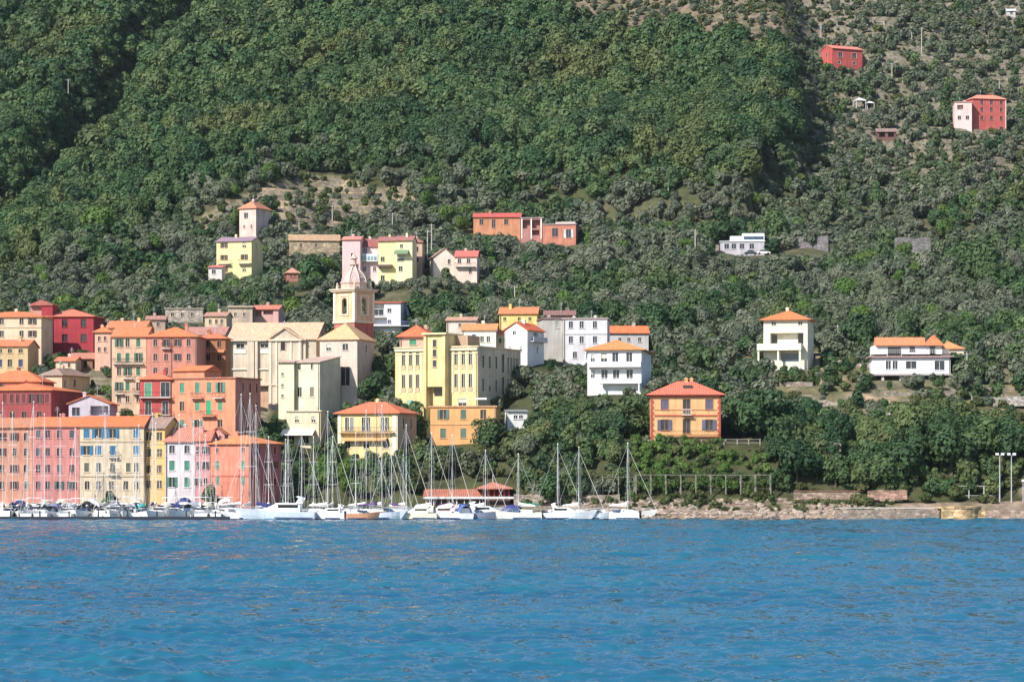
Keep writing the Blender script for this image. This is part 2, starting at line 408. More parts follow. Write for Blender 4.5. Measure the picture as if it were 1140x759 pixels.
# ---------------- second tier on the left
h = house('apartment_house', 'dark red house with a row of maroon shutters at left edge', 'house', -22, 57, 434.5, 480, 552, 10, 11, (176, 78, 78), .55, 'hip', 9, ORG, xs=78,
  wins=[((-9, 5.5, 13.2, 20, 26.5, 35.5, 44.3, 52.6), (443.5,), 4.4, 10, 'cccs', MAROON), ((0, 14, 27, 44), (462,), 5, 8, 'o', None)], side=[((.28, .72), (443.5,), 4.2, 8, 'co', MAROON)], frame=plain(C(190, 110, 105)))
hb(h, 'cornice', -21.9, 56.9, 434.7, 436.2, -.2, -.003, plain(C(150, 60, 60)))
h = house('house', 'house of big orange hip roof behind the dark red shuttered house', 'house', -20, 45, 425, 445, 566, 8, 9, (190, 110, 90), .5, 'hip', 13, (232, 120, 70), xs=52, wins=[((2, 20, 36), (430,), 4, 6, 'o', None)])
h = house('house', 'low taupe house with grey pink roof above the dark red shuttered house', 'house', 45, 69, 418, 440, 578, 20, 9, (228, 200, 160), .5, 'hip', 8.5, BRN, xs=91, wins=[((53,), (425,), 3.4, 6.5, 'o', None)], side=[((.45,), (425.5,), 5, 8, 'o', None), ((.1,), (427,), 3, 8, 'o', None)])
h = house('house', 'lilac white gabled house below the peach tenement', 'house', 76.5, 122, 450, 480, 545, 0, 11, (212, 200, 212), .4, 'gv', 10, (232, 124, 74),
  wins=[((84.5,), (458,), 8, 9, 'o', None), ((110.5,), (457,), 18, 10, 'L', None)], rlab='orange tiled gable roof')
balcony(h, 100, 121.8, 463, .8)
h = house('apartment_house', 'pale cream three storey house beside the crimson house', 'house', -24, 46, 353, 406, 615, 5, 10, (236, 206, 168), .45, 'hip', 7, ORG,
  wins=[((-14, 2, 24, 36), (357.5, 371.5, 387), 4.4, 7, 'ooh', (.09, .07, .06, 1))])
hb(h, 'string_course', -23.9, 45.9, 364, 365, -.12, -.003, plain(C(205, 170, 140)))
h = house('house', 'small ochre house with orange roof in front of the cream house', 'house', -24, 31, 385.5, 416, 600, 5, 9, (220, 186, 132), .5, 'gu', 8, (236, 124, 78), wins=[((-14, 0, 11, 23), (390.5,), 4.4, 4.6, 'o', None), ((0, 11, 23), (404,), 4.6, 8, 'oc', (.05, .06, .14, 1))])
h = house('apartment_house', 'crimson red house with square roof turret', 'house', 46.5, 104, 352.5, 397, 630, 4, 12, (184, 54, 66), .5, 'hip', 9.5, (224, 116, 86),
  wins=[((50.5, 72, 93), (359.5,), 5.4, 8, 'o', None), ((50.5, 72, 93), (376,), 5.4, 8, 'o', None)], frame=plain(C(160, 50, 60)), chim=0)
b = MB(); u0, u1 = h.u(34), h.u(58.8); zt = h.z(340)
b.box(h.u(46.6), u1, -.3, 5, h.z(396), zt)
tw = b.build('turret', h.wmat, h.root)
MB().box(h.u(33), h.u(46.55), .5, 5, h.z(352), zt).build('turret_wing', plaster(C(214, 150, 130)), h.root)
b = MB(); b.box(h.u(32.4), h.u(59.4), -.6, 5.3, zt, zt+.35); b.prism([(h.u(34), zt+.35), (h.u(58), zt+.35), (h.u(46), zt+1.3)], -.3, 5.1); b.build('turret_roof', plaster(C(190, 110, 95)), h.root)
for px in (50.5,):
    for py in (359.5, 376): MB().box(h.u(px)-.55, h.u(px)+.55, -.34, -.302, h.z(py)-.75, h.z(py)+.75).build('window', DARK, h.root)
h = house('house', 'low brown outbuilding with pinkish roof below the crimson house', 'house', 79, 111, 399.5, 420, 603, -6, 8, (170, 125, 100), .6, 'shed', 8, (204, 132, 108), wins=[((86, 95, 105), (406,), 3.4, 8, 'oL', None)], chim=0)
h = house('house', 'narrow peach house between crimson house and tenement', 'house', 105.5, 123, 370, 402, 602, 0, 9, (232, 180, 150), .4, 'hip', 6, ORG, wins=[((110.5, 117), (377, 389), 2.8, 5, 'o', None)])
h = house('house', 'pale house with flat orange roofs behind the pink tenement', 'house', 119, 162, 365, 395, 612, 3, 9, (226, 200, 150), .4, 'gu', 8.5, (234, 128, 80), wins=[((136, 146), (367.5,), 3.4, 3, 'o', None)], chim=2)
h = house('tenement', 'tall peach tenement with green shutters and small balconies', 'apartment house', 124.5, 162.8, 375, 462, 573, 2, 12, (238, 196, 158), .75, 'gu', 12, (232, 128, 76),
  wins=[((132.5, 142, 154), (381.5, 397.5, 413, 430), 4.2, 9, 'ccoh', (.05, .16, .1, 1)), ((132.5, 142, 154), (444,), 4, 7, 'o', None)], chim=1)
balcony(h, 126, 139, 404.5, .8); balcony(h, 136, 160, 404.5, .8); balcony(h, 137, 148, 421, .7); balcony(h, 148, 160, 438, .8); balcony(h, 128, 138, 438, .7)
h = house('tenement', 'tall rose pink tenement under wide orange roof', 'apartment house', 163.2, 219, 375, 462, 571, 3, 12, (226, 144, 120), .7, 'hip', 12, (234, 124, 70),
  wins=[((173, 185, 197.5, 210), (381.5, 397.5, 413, 429), 4, 7.4, 'oooh', (.1, .07, .06, 1))], frame=plain(C(232, 170, 150)))
balcony(h, 180, 190, 387.5, .7); hb(h, 'drainpipe', 190.6, 191.3, 376, 460, -.12, -.01, plain((.2, .1, .08, 1)))
h = house('house', 'ochre brown house with small orange canopy next to the church', 'house', 219.5, 251, 377, 432, 583, 6, 10, (192, 122, 74), .6, 'hip', 6.5, (230, 120, 76), wins=[((222.8, 231.8, 244), (383, 398, 414), 4, 6.6, 'ooh', BROWN)], xs=254)
awning(h, 219.6, 228, 387, 390.5, .8, (.55, .2, .09, 1)); awning(h, 230, 250, 389.5, 392, .7, (.5, .22, .12, 1))
h = house('house', 'red house with green shuttered loggia below the rose tenement', 'house', 155.5, 190, 422.5, 482, 552, 4, 9, (206, 84, 78), .45, 'hip', 8, (226, 118, 78),
  wins=[((165,), (433.5,), 7, 14, 'c', LGREEN), ((184,), (433.5,), 9, 15, 'o', None), ((165, 184), (454,), 6, 14, 'o', None)], frame=plain(C(215, 200, 190)))
balcony(h, 156, 190.5, 442, 1.0, 'bars', plain(C(225, 215, 205))); balcony(h, 156, 190.5, 461.5, 1.0, 'bars', plain(C(225, 190, 175)))
h = house('apartment_house', 'bright orange apartment house with flat cornice and green shutters', 'apartment house', 189.5, 262, 421, 486, 547, 22, 9, (236, 152, 108), .65, 'flat', 1.4, (190, 120, 95), xs=285, side_shade=(228, 146, 126),
  wins=[((202.8, 220, 233, 245.5), (431,), 5.4, 11, 'cchc', (.08, .24, .17, 1)), ((202.8, 220, 245.5), (451.5,), 5.4, 10, 'coc', (.1, .28, .16, 1)), ((232.5,), (453,), 5.6, 15, 'c', (.03, .33, .15, 1)), ((203, 220, 245), (471,), 5.6, 8, 'och', (.1, .2, .14, 1))],
  side=[((.3, .58, .84), (430.5, 452), 4.2, 10, 'oc', MAROON)], chim=0)
balcony(h, 214, 227, 442.4, .9, 'bars', plain(C(225, 150, 120))); balcony(h, 239, 250, 442.4, .9, 'bars'); balcony(h, 225, 241, 462.5, 1.0, 'bars', plain(C(220, 140, 110)))
b = MB(); z0 = h.z(420); u0, u1 = h.u(190), h.u(225)
b.box(u0, u1, 1, 8, z0, z0+h.s*8); b.build('penthouse', h.wmat, h.root)
b = MB(); b.loft([[(x, .6, z0+h.s*8), (x, 4.5, z0+h.s*15), (x, 8.4, z0+h.s*8), (x, .6, z0+h.s*8)] for x in (u0-.3, u1+.3)]); b.build('penthouse_roof', tiles(C(*ORG, 1.0)), h.root)
# ---------------- around and behind the church
h = house('stone_house', 'roofless pale stone ruin on the slope left of the church', 'ruin', 184, 226, 344, 358, 672, 4, 7, (200, 175, 155), .9, 'flat', .6, (170, 150, 130), wins=[((192, 203, 214), (350,), 3, 4, 'o', None)], wm=stone((.42, .36, .31, 1), 1.6), chim=1)
h = house('house', 'low house with mixed grey pink roof left of the church', 'house', 207, 250, 373, 392, 622, 4, 10, (205, 165, 145), .6, 'gu', 10, (188, 128, 112), wins=[((215, 228, 240), (379,), 3.4, 5, 'o', None)], chim=2)
h = house('house', 'pink house with arched loggia peeping over the church roof', 'house', 281, 310, 344.5, 372, 655, 6, 8, (226, 172, 160), .4, 'gu', 5.5, (218, 124, 96), xs=314, wins=[((287.5,), (348.5,), 7, 7, 'L', None), ((298.5,), (347.5,), 10, 4.5, 'L', None)])
h = house('stone_house', 'tall pale stone wall house left of the pink loggia house', 'house', 254, 281, 342, 372, 650, -4, 7, (220, 196, 170), .8, 'shed', 3, (205, 175, 150), wins=[((262, 272), (350,), 2.6, 4, 'o', None)], chim=0)
# church
CH = plaster(C(232, 212, 184), .7)
h = house('church', 'large beige parish church with pale stone roof and buttressed nave', 'church', 254, 352, 378, 478, 602, 6, 17, (232, 212, 184), .75, 'gu', 21, BEI, oh=.5,
  wins=[((267.5,), (384,), 8, 6, 'o', None), ((294.5,), (383.5,), 8, 6, 'o', None)], chim=0, frame=plain(C(236, 222, 200)))
for xa, xb in ((254.1, 257), (276, 283.5), (284.5, 287.5), (337, 341)): hb(h, 'buttress', xa, xb, 380, 478, -.7, -.003, CH)
for xa, xb in ((254.2, 275.8), (287.7, 337)): hb(h, 'string_course', xa, xb, 410, 411.3, -.3, -.003, plain(C(240, 226, 205)))
hb(h, 'cornice', 254.1, 341, 377.4, 379.4, -.8, -.003, plain(C(225, 200, 170)))
b = MB(); ua, ub, ut = h.u(300), h.u(337), h.u(318); zt = h.z(366); zl = h.z(378)
b.prism([(ua, -3), (ub, -3), (ub, zl-.2), (ut, zt), (ua, zl-.2)], -1.1, 4); b.build('transept', CH, h.root)
b = MB(); b.loft([[(ua-.4, y, zl-.3), (ua-.4, y, zl+.1), (ut, y, zt+.45), (ub+.4, y, zl+.1), (ub+.4, y, zl-.3), (ut, y, zt+.05), (ua-.4, y, zl-.3)] for y in (-1.5, 7)]); b.build('transept_roof', tiles(C(*BEI, 1.0)), h.root)
w = MB().box(h.u(313.8), h.u(318.6), -1.14, -1.06, h.z(390), h.z(380.5)).build('window', DARK, h.root)
b = MB(); b.box(h.u(313), h.u(313.8), -1.22, -1.1, h.z(391), h.z(380)); b.box(h.u(318.6), h.u(319.4), -1.22, -1.1, h.z(391), h.z(380)); b.box(h.u(313), h.u(319.4), -1.22, -1.1, h.z(380), h.z(379)); b.build('frame', plain(C(210, 185, 160)), w)
MB().box(ut-.08, ut+.08, -1.4, -1.24, zt+.4, zt+1.7).box(ut-.4, ut+.4, -1.4, -1.24, zt+1.15, zt+1.3).build('cross', STEEL, h.root)
for xa, xb, ya, yb in ((260.5, 274, 388.5, 393), (290, 299.6, 388.5, 393), (259.5, 275, 381.2, 382.4), (289, 299.8, 381.2, 382.4)): hb(h, 'window_moulding', xa, xb, ya, yb, -.16, -.004, plain(C(250, 240, 222)))
for xa, xb in ((301, 303.5), (308, 310), (324, 326), (333.5, 336)): hb(h, 'transept_pilaster', xa, xb, 381, 478, -1.28, -1.104, plain(C(240, 222, 194)))
hb(h, 'transept_cornice', 300.1, 336.9, 377.6, 379.6, -1.5, -1.104, plain(C(238, 216, 184))); hb(h, 'lower_cornice', 254.2, 336.9, 428, 429.4, -1.3, -.004, plain(C(226, 196, 164)))
hb(h, 'stained_plinth', 257.2, 299.8, 436, 478, -.12, -.005, plaster(C(222, 176, 140), .9))
church = h
h = house('chapel_house', 'beige sacristy block with tan hip roof under the bell tower', 'church building', 356, 398.5, 378, 456, 590, 16, 14, (228, 208, 188), .55, 'hip', 19, (224, 172, 120), xs=414,
  wins=[((384.5,), (386,), 6, 7, 'o', None), ((384.5,), (418.5,), 9.5, 20, 'o', None), ((366,), (386,), 5, 7, 'b', None)], side=[((.5,), (387,), 5, 8, 'o', None)], frame=plain(C(240, 228, 215)), chim=0)
hb(h, 'drainpipe', 398.0, 398.6, 379, 455, -.12, -.004, DARKM)
h = house('parish_house', 'cream parish house with shed roof in front of the church', 'house', 327.5, 356, 403.5, 466, 580, 24, 8, (240, 230, 190), .5, 'shed', 8, (206, 170, 150), xs=376, side_shade=(228, 218, 192), wins=[((333.5, 347.5), (408,), 3.2, 6, 'o', None), ((333.5, 347.3), (436,), 5, 10.5, 'och', (.2, .17, .13, 1))], chim=0)
h = house('stair_tower', 'narrow cream stair tower with three tiny windows before the church', 'tower', 310, 327.2, 403.5, 470, 581, 6, 5, (240, 230, 192), .35, 'shed', 3, (210, 170, 150), wins=[((314.5,), (416.5, 429, 440.5), 2.4, 3.4, 'o', None)], chim=0)
# bell tower
d = 603; s = S(d); tb = empty('bell_tower', (X_at(394, d+4.2), d+4.2, Z_at(440, d)), math.radians(-40), 'ornate beige bell tower with arched belfry and shingled dome', 'bell tower')
zz = lambda y: (440-y)*s
a = 3.0
TW = plaster(C(238, 200, 152), .6)
MB().box(-a, a, -a, a, -6, zz(378)).build('base', TW, tb)
MB().box(-a, a, -a, a, zz(378), zz(359)).build('shaft', plaster(C(196, 112, 96), .6), tb)
MB().box(-a-.25, a+.25, -a-.25, a+.25, zz(359), zz(356.5)).build('cornice', plain(C(236, 214, 180)), tb)
def arched(ops_w, z0, z1, az0, az1):
    """four walls of the belfry with an arched opening in each"""
    b = MB(); w = ops_w
    for k in range(4):
        rot = Matrix.Rotation(k*PI/2, 3, 'Z'); P = lambda x, z, y=-a: tuple(rot @ Vector((x, y, z)))
        b.quad(P(-a, z0), P(-w, z0), P(-w, z1), P(-a, z1)); b.quad(P(w, z0), P(a, z0), P(a, z1), P(w, z1))
        b.quad(P(-w, z0), P(w, z0), P(w, az0), P(-w, az0))
        zc = az1 - w; pts = [(-w*math.cos(t*PI/12), zc + w*math.sin(t*PI/12)) for t in range(13)]
        for i in range(12):
            (xa, za), (xb, zb_) = pts[i], pts[i+1]
            b.quad(P(xa, za), P(xb, zb_), P(xb, z1), P(xa, z1)); b.quad(P(xa, za), P(xa, za, -a+.6), P(xb, zb_, -a+.6), P(xb, zb_))
        for sx in (-1, 1): b.quad(P(sx*w, az0), P(sx*w, zc), P(sx*w, zc, -a+.6), P(sx*w, az0, -a+.6))
        b.quad(P(-w, az0), P(w, az0), P(w, az0, -a+.6), P(-w, az0, -a+.6))
    return b
arched(.72, zz(356.5), zz(324), zz(349), zz(331)).build('belfry', TW, tb)
for k in range(4):
    rot = Matrix.Rotation(k*PI/2, 3, 'Z')
    b = MB()
    for xa, xb, za, zb_ in ((-a-.12, -a+.55, 356.4, 324.2), (a-.55, a+.12, 356.4, 324.2), (-1.25, -.95, 350, 329), (.95, 1.25, 350, 329), (-1.3, 1.3, 350.6, 349.4), (-1.3, 1.3, 329, 327.8)):
        b.box(xa, xb, -a-.18, -a-.004, zz(za), zz(zb_))
    b.v = [tuple(rot @ Vector(p)) for p in b.v]; b.build('pilasters', plain(C(244, 226, 196)), tb)
MB().box(-a+.3, a-.3, -a+.3, a-.3, zz(356), zz(355)).build('belfry_floor', TW, tb)
MB().lathe([(.05, zz(333)), (.3, zz(334)), (.42, zz(338)), (.62, zz(342)), (.66, zz(343))], 14).build('bell', plain((.09, .1, .07, 1), .4, .5), tb, smooth=True)
b = MB(); b.box(-a-.55, a+.55, -a-.55, a+.55, zz(324), zz(322.2)); b.box(-a-.8, a+.8, -a-.8, a+.8, zz(322.2), zz(320.8)); b.build('top_cornice', plain(C(228, 204, 176)), tb)
MB().lathe([(3.0, zz(320.8)), (3.0, zz(314.5)), (3.2, zz(314.4)), (3.2, zz(313)), (2.8, zz(312.9))], 8, rot=PI/8).build('drum', plaster(C(220, 190, 168), .5), tb)
b = MB(); b.lathe([(2.75, zz(313)), (2.6, zz(309)), (2.15, zz(304.5)), (1.4, zz(300)), (.92, zz(296.5)), (.72, zz(293.5))], 8, rot=PI/8); b.build('dome', tiles(C(206, 172, 160, 1.0)), tb)
b = MB()
for k in range(8):
    t = PI/8 + k*PI/4; c_, s_ = math.cos(t), math.sin(t)
    b.tube([(r*c_, r*s_, zz(y)) for r, y in ((2.85, 313), (2.68, 308.7), (2.2, 304.3), (1.46, 299.8), (.98, 296.2), (.76, 293.2))], .13, 5)
b.build('dome_ribs', plain(C(226, 200, 184)), tb)
b = MB(); b.lathe([(1.15, zz(293.5)), (1.15, zz(292.5)), (.62, zz(292.4)), (.62, zz(286.5)), (.95, zz(286.4)), (.9, zz(285.6)), (.5, zz(283.6)), (.14, zz(280.5)), (.1, zz(278.2))], 8, rot=PI/8); b.build('lantern', plaster(C(226, 190, 172), .4), tb)
MB().box(-.05, .05, -.05, .05, zz(278.2), zz(273.5)).box(-.35, .35, -.05, .05, zz(275.6), zz(275)).build('cross', STEEL, tb)
for k in range(4):
    t = PI/4 + k*PI/2; MB().lathe([(.3, zz(320.8)), (.34, zz(318)), (.2, zz(316.5)), (.28, zz(315.4)), (.05, zz(313.4))], 8, 3.1*math.cos(t)*1.15, 3.1*math.sin(t)*1.15).build('urn', plain(C(216, 190, 170)), tb)
HOUSES.append(dict(x0=374, x1=414, top=279, base=378, d=d, fp=[(tb.location.x-4, d), (tb.location.x+4, d), (tb.location.x+4, d+8), (tb.location.x-4, d+8)], c=(tb.location.x, d+2), cb=(tb.location.x, d+8), z=Z_at(440, d), W=8, L=8, loc=(tb.location.x-4, d), th=0, label='tower'))
# ---------------- centre
h = house('house', 'cream flat roofed house with long white awning below the church', 'house', 319, 357, 458, 496, 558, 10, 8, (238, 222, 184), .5, 'flat', 1.2, (215, 200, 170), wins=[((330.6, 349), (466.5,), 4.4, 6.4, 'b', None), ((324, 340), (489,), 7, 8, 'o', None)], xs=362, chim=1)
awning(h, 315, 351, 477.5, 484, 2.2, (.78, .75, .66, 1))
h = house('house', 'yellow two storey house with orange hip roof and orange awning behind the masts', 'house', 376, 443, 460, 508, 546, 20, 9, (244, 212, 134), .5, 'hip', 13, (226, 116, 74), xs=462, side_shade=(230, 192, 160),
  wins=[((386.5, 391.8, 405, 410.2, 426, 431), (471.5,), 4.2, 14, 'coo', GREY), ((387, 408, 430), (494,), 6.5, 9, 'o', None)], side=[((.3, .7), (471,), 4.4, 12, 'co', MAROON), ((.5,), (493,), 5, 10, 'o', None)], oh=.7, frame=plain(C(248, 235, 195)))
balcony(h, 379, 440, 481, 1.0, 'bars', plain(C(190, 150, 100))); awning(h, 383, 432, 486.5, 490, 1.3, (.68, .36, .14, 1))
for xa, xb in ((376.2, 380), (437, 442.8)): hb(h, 'pilaster', xa, xb, 461, 508, -.12, -.003, plain(C(246, 232, 196)))
# school
h = house('school_building', 'big pale yellow institutional building with tall narrow windows and central tower', 'school', 440, 532, 386, 470, 574, 24, 20, (248, 218, 142), .6, 'flat', 1.2, (232, 206, 160), xs=580, side_shade=(238, 216, 180),
  wins=[((449.5, 457.5, 465.3, 508, 516, 523.8), (400, 425), 3.8, 17.5, 'o', None), ((457.5,), (451,), 9, 12, 'c', (.22, .42, .3, 1)), ((515,), (447.5,), 9, 8, 'b', None)],
  side=[((.12, .27, .42), (402, 428), 6, 13, 'oob', None), ((.58,), (402, 428), 8, 20, 'o', None), ((.7, .77, .84, .91), (404, 428), 5, 18, 'o', None)], frame=plain(C(248, 236, 190)), chim=0)
hb(h, 'cornice', 440.1, 531.9, 387.2, 389.5, -.35, -.004, plain(C(244, 232, 190))); hb(h, 'string_course', 440.1, 531.9, 392.4, 393.5, -.15, -.003, plain(C(240, 226, 180)))
for cx in (445.6, 453.5, 461.4, 469.3, 504.2, 512, 519.9, 527.8): hb(h, 'pilaster', cx-.9, cx+.9, 393.6, 437, -.12, -.004, plain(C(248, 234, 180)))
for cx in (449.5, 457.5, 465.3, 508, 516, 523.8):
    for y in (409, 434.3): hb(h, 'balustrade', cx-2.2, cx+2.2, y-3.6, y, -.16, -.02, plain(C(205, 180, 120)))
b = MB(); zt = h.z(371.8); u0, u1 = h.u(476.5), h.u(500.5)
wins_t = [(488, 381.6, 4.4, 8), (488, 392.5, 4.4, 8), (488, 404, 4.4, 7.5)]
b.box(u0, u1, -1.6, 6, h.z(430), zt); t_ = b.build('tower', h.wmat, h.root)
for (px, py, w_, h_) in wins_t:
    fr = place(wmesh(('f', round(w_*h.s, 2), round(h_*h.s, 2), 'tw'), lambda: frame_mesh(w_*h.s, h_*h.s, plain(C(225, 205, 150)))), 'window', t_, (h.u(px), -1.66, h.z(py)))
    MB().box(-w_*h.s/2, w_*h.s/2, .02, .05, -h_*h.s/2, h_*h.s/2).build('pane', GL, None).parent = fr
for xa, xb in ((476.6, 479.5), (497.5, 500.4)): hb(h, 'pilaster', xa, xb, 374, 470, -2.0, -.004 if xa > 400 else 0, h.wmat)
hb(h, 'cornice', 475, 502, 370, 371.7, -2.3, 6.4, plain(C(244, 228, 170)))
hb(h, 'rear_block', 501, 514, 372, 385, 3, 9, plaster(C(196, 160, 130), .6))
hb(h, 'recess_window', 484, 493, 430.6, 440, -.1, -.02, DARK)
hb(h, 'entrance_canopy', 532, 545, 443, 445, -1.5, -.01, plain((.7, .68, .64, 1)))
school = h
h = house('house', 'pink attic storey house with orange hip roof behind the yellow school left wing', 'house', 445, 478, 375, 400, 597, 6, 9, (238, 188, 160), .4, 'hip', 13.5, (232, 110, 66), xs=492, wins=[((459.7,), (381,), 7, 6, 'c', (.06, .26, .14, 1))], oh=.7)
h = house('house', 'white house with blue shutters and orange gable behind the school tower', 'house', 514, 552, 367.5, 395, 602, 4, 9, (246, 238, 214), .3, 'gu', 8, (236, 146, 86), wins=[((527.6,), (376.5,), 4, 9, 'c', BLUE), ((536.7, 543.6), (377.5,), 3.6, 6.5, 'o', None)])
h = house('house', 'whitewashed house with flat pinkish roof behind the blue shuttered house', 'house', 497, 530, 357, 380, 635, 4, 9, (232, 214, 196), .5, 'gu', 5, (206, 150, 122), wins=[((512, 520), (362,), 3, 4, 'o', None)])
h = house('apartment_house', 'orange ochre building with flat cornice in front of the yellow school', 'apartment house', 479, 552, 453, 500, 553, 10, 9, (236, 168, 92), .4, 'flat', 1.6, (205, 150, 105), xs=557, wins=[((493.5, 516), (461, 482), 6, 10.5, 'chc', (.1, .16, .12, 1)), ((538,), (461, 482), 6, 10, 'o', None)], chim=0)
hb(h, 'string_course', 479.1, 551.9, 471.5, 472.6, -.12, -.003, plain(C(225, 170, 110)))
h = house('shed', 'small white shed among trees below the white gabled house', 'shed', 565, 587, 458, 474, 557, -6, 5, (236, 234, 230), .3, 'shed', 2, (150, 150, 150), wins=[((574, 580), (464,), 4, 4, 'o', None)], chim=0)
h = house('house', 'yellow house with long orange roof high behind the white gabled house', 'house', 556, 598, 349.5, 372, 645, 6, 9, (240, 212, 110), .4, 'gu', 8, (230, 126, 72), wins=[((562, 578, 590), (355,), 3, 4, 'o', None)], xs=601)
h = house('house', 'white gabled house with orange roof and side balcony', 'house', 562, 587, 368, 410, 600, 24, 8, (246, 242, 236), .25, 'gv', 9.5, (226, 104, 58), xs=606, wins=[((572.7,), (369.5,), 3.4, 6, 'o', None), ((568, 580), (388,), 3, 5, 'b', None)], side=[((.5,), (373,), 11, 7, 'L', None), ((.6,), (388,), 4, 7, 'o', None)])
b = MB(); b.box(h.W, h.W+1.1, 1, h.L-.5, h.z(380), h.z(380)+.15); b.box(h.W+1.0, h.W+1.1, 1, h.L-.5, h.z(380)+.15, h.z(380)+1.1); b.build('balcony', GREYW, h.root)
h = house('apartment_house', 'grey white three storey block with flat roof above the bank trees', 'apartment house', 627, 676, 355, 408, 615, 5, 10, (226, 222, 226), .5, 'flat', .9, (190, 160, 150), wins=[((635.5, 647.5, 662.3), (361.3, 378), 4.2, 7.5, 'soo', GREY), ((640, 655), (395,), 4.2, 7, 'o', None)], chim=2)
hb(h, 'string_course', 627.1, 675.9, 371, 372, -.12, -.003, plain(C(205, 200, 200)))
h = house('house', 'grey plaster house wing with single upper window left of the grey white block', 'house', 605, 626.5, 355, 404, 617, -8, 9, (205, 198, 188), .6, 'flat', .9, (150, 110, 100), wins=[((620.3,), (361,), 3.6, 8, 'c', (.3, .33, .27, 1))], chim=1)
h = house('house', 'brown roofed house half hidden behind the grey white block', 'house', 606, 640, 351, 370, 640, 2, 8, (170, 140, 130), .6, 'gu', 6, (150, 105, 95), chim=2)
h = house('house', 'grey house with bright orange gable roof above the balconied villa', 'house', 676, 722, 371, 392, 634, -3, 9, (206, 200, 196), .45, 'gu', 9, (236, 118, 60), wins=[((712,), (378,), 3, 5, 'o', None), ((690, 700), (378,), 3, 4, 'o', None)])
h = house('villa', 'white villa with two full balconies and low orange hip roof', 'villa', 654, 714, 389.5, 438, 572, 8, 11, (246, 244, 244), .25, 'hip', 12, (236, 140, 72), xs=731, oh=.8,
  wins=[((672.5, 685, 700.5), (398,), 6, 11, 'cob', (.5, .5, .5, 1)), ((673, 686, 701), (416.5,), 6.4, 10, 'oob', None), ((660,), (398, 416), 4, 8, 'b', None)], side=[((.35, .75), (398, 416), 5, 9, 'o', None)])
balcony(h, 655, 714, 407.6, 1.5, 'wall', WHITE, WHITE, .9); balcony(h, 668, 714, 426, 1.6, 'bars', WHITE, WHITE, 1.0)
for px in (671, 712): hb(h, 'pillar', px-.7, px+.7, 426.6, 440, -1.5, -1.2, WHITE)
h = house('villa', 'orange villa with red quoins, dentil eaves and central balcony', 'villa', 724, 802.5, 439.5, 490, 533, 2, 11, (238, 182, 112), .5, 'hip', 15.5, (222, 112, 82), oh=.75,
  wins=[((740, 789.6), (450, 472.8), 7.4, 11, 'chc', (.12, .11, .16, 1)), ((764.3,), (452, 474), 7, 15, 'o', None)], frame=plain(C(200, 120, 80)), chim=2)
QR = plaster(C(206, 84, 62), .4)
for x, sgn in ((724.2, 1), (802.3, -1)):
    b = MB()
    for k in range(15):
        w_ = 3.6 if k % 2 else 2.4; y1 = 489.5 - k*3.15
        xa, xb = sorted((x, x + sgn*w_)); b.box(h.u(xa), h.u(xb), -.1, -.004, h.z(y1), h.z(y1-2.7))
    b.build('quoins', QR, h.root)
hb(h, 'cornice', 724.1, 802.4, 439.8, 442, -.3, -.004, QR)
b = MB()
for k in range(32): b.box(h.u(725+k*2.4), h.u(726.2+k*2.4), -.5, -.31, h.z(441.4), h.z(439.9))
b.build('dentils', QR, h.root)
hb(h, 'string_course', 728.4, 798.4, 461.4, 463, -.18, -.006, plain(C(214, 96, 66))); hb(h, 'string_course', 728.4, 798.4, 455.6, 456.3, -.1, -.003, plain(C(220, 140, 90))); hb(h, 'string_course', 728.4, 798.4, 485, 486.2, -.18, -.006, plain(C(214, 110, 70)))
balcony(h, 759, 770, 461.2, 1.0, 'bars', plain(C(226, 214, 190)), WHITE); balcony(h, 728, 799, 485, .9, 'bars', plain(C(226, 150, 90)))
dm = MB(); zr = h.z(433); dm.box(h.u(761), h.u(771), 2.0, 4.5, zr-1, zr+.8); dm.build('dormer', plain((.05, .045, .04, 1)), h.roof)
h = house('villa', 'cream villa with orange pyramid roof and recessed loggia on the green slope', 'villa', 850, 899, 356, 408, 617, 14, 11, (244, 234, 204), .3, 'hip', 11.5, (228, 122, 66), xs=911, oh=.9,
  wins=[((861.5, 891), (359.8,), 4.6, 3.6, 'o', None), ((876,), (376.5,), 34, 12, 'L', None)], side=[((.3, .7), (371, 391), 3.2, 8, 'o', None)], chim=1)
hb(h, 'terrace_parapet', 844.5, 893.5, 382.5, 390, -2.4, -.01, plaster(C(246, 238, 214), .3))
for px in (846, 868, 892): hb(h, 'pillar', px-1, px+1, 390, 410, -2.2, -1.7, h.wmat)
hb(h, 'garage_opening', 870, 890, 393, 402, -.08, -.02, GLB)
hb(h, 'loggia_door', 858.6, 864, 372, 382.3, 1.4, 1.55, DARK); hb(h, 'loggia_door', 887.5, 893, 371, 382.3, 1.4, 1.55, DARK)
h = house('villa', 'long white villa with two balcony floors and pinkish orange roofs on the right', 'villa', 970.5, 1058, 397.5, 416, 598, 4, 9, (246, 238, 240), .25, 'flat', .8, (196, 150, 145), oh=1.2,
  wins=[((989, 996.5), (406,), 5, 9, 'o', None), ((1014.4,), (406,), 10.5, 8, 'o', None), ((1046,), (406.5,), 10, 10, 'o', None)], chim=0, down=.3)
zt = h.z(397.5)+.7
b = MB(); b.box(h.u(971), h.u(1049), 1.0, 8.6, zt, h.z(384.5)); b.build('upper_wall', h.wmat, h.root)
b = MB(); b.box(h.u(1049.2), h.u(1074), 2.4, 9, h.z(416), h.z(388)); b.build('side_wing', plaster(C(226, 206, 180), .4), h.root)
b = MB(); zr = h.z(384.4); b.loft([[(x, .3, zr), (x, .3, zr+.15), (x, 5, zr+2.0), (x, 9.2, zr+.15), (x, 9.2, zr), (x, .3, zr)] for x in (h.u(975), h.u(1031))]); b.build('roof', tiles(C(230, 136, 84, 1.0)), h.root)
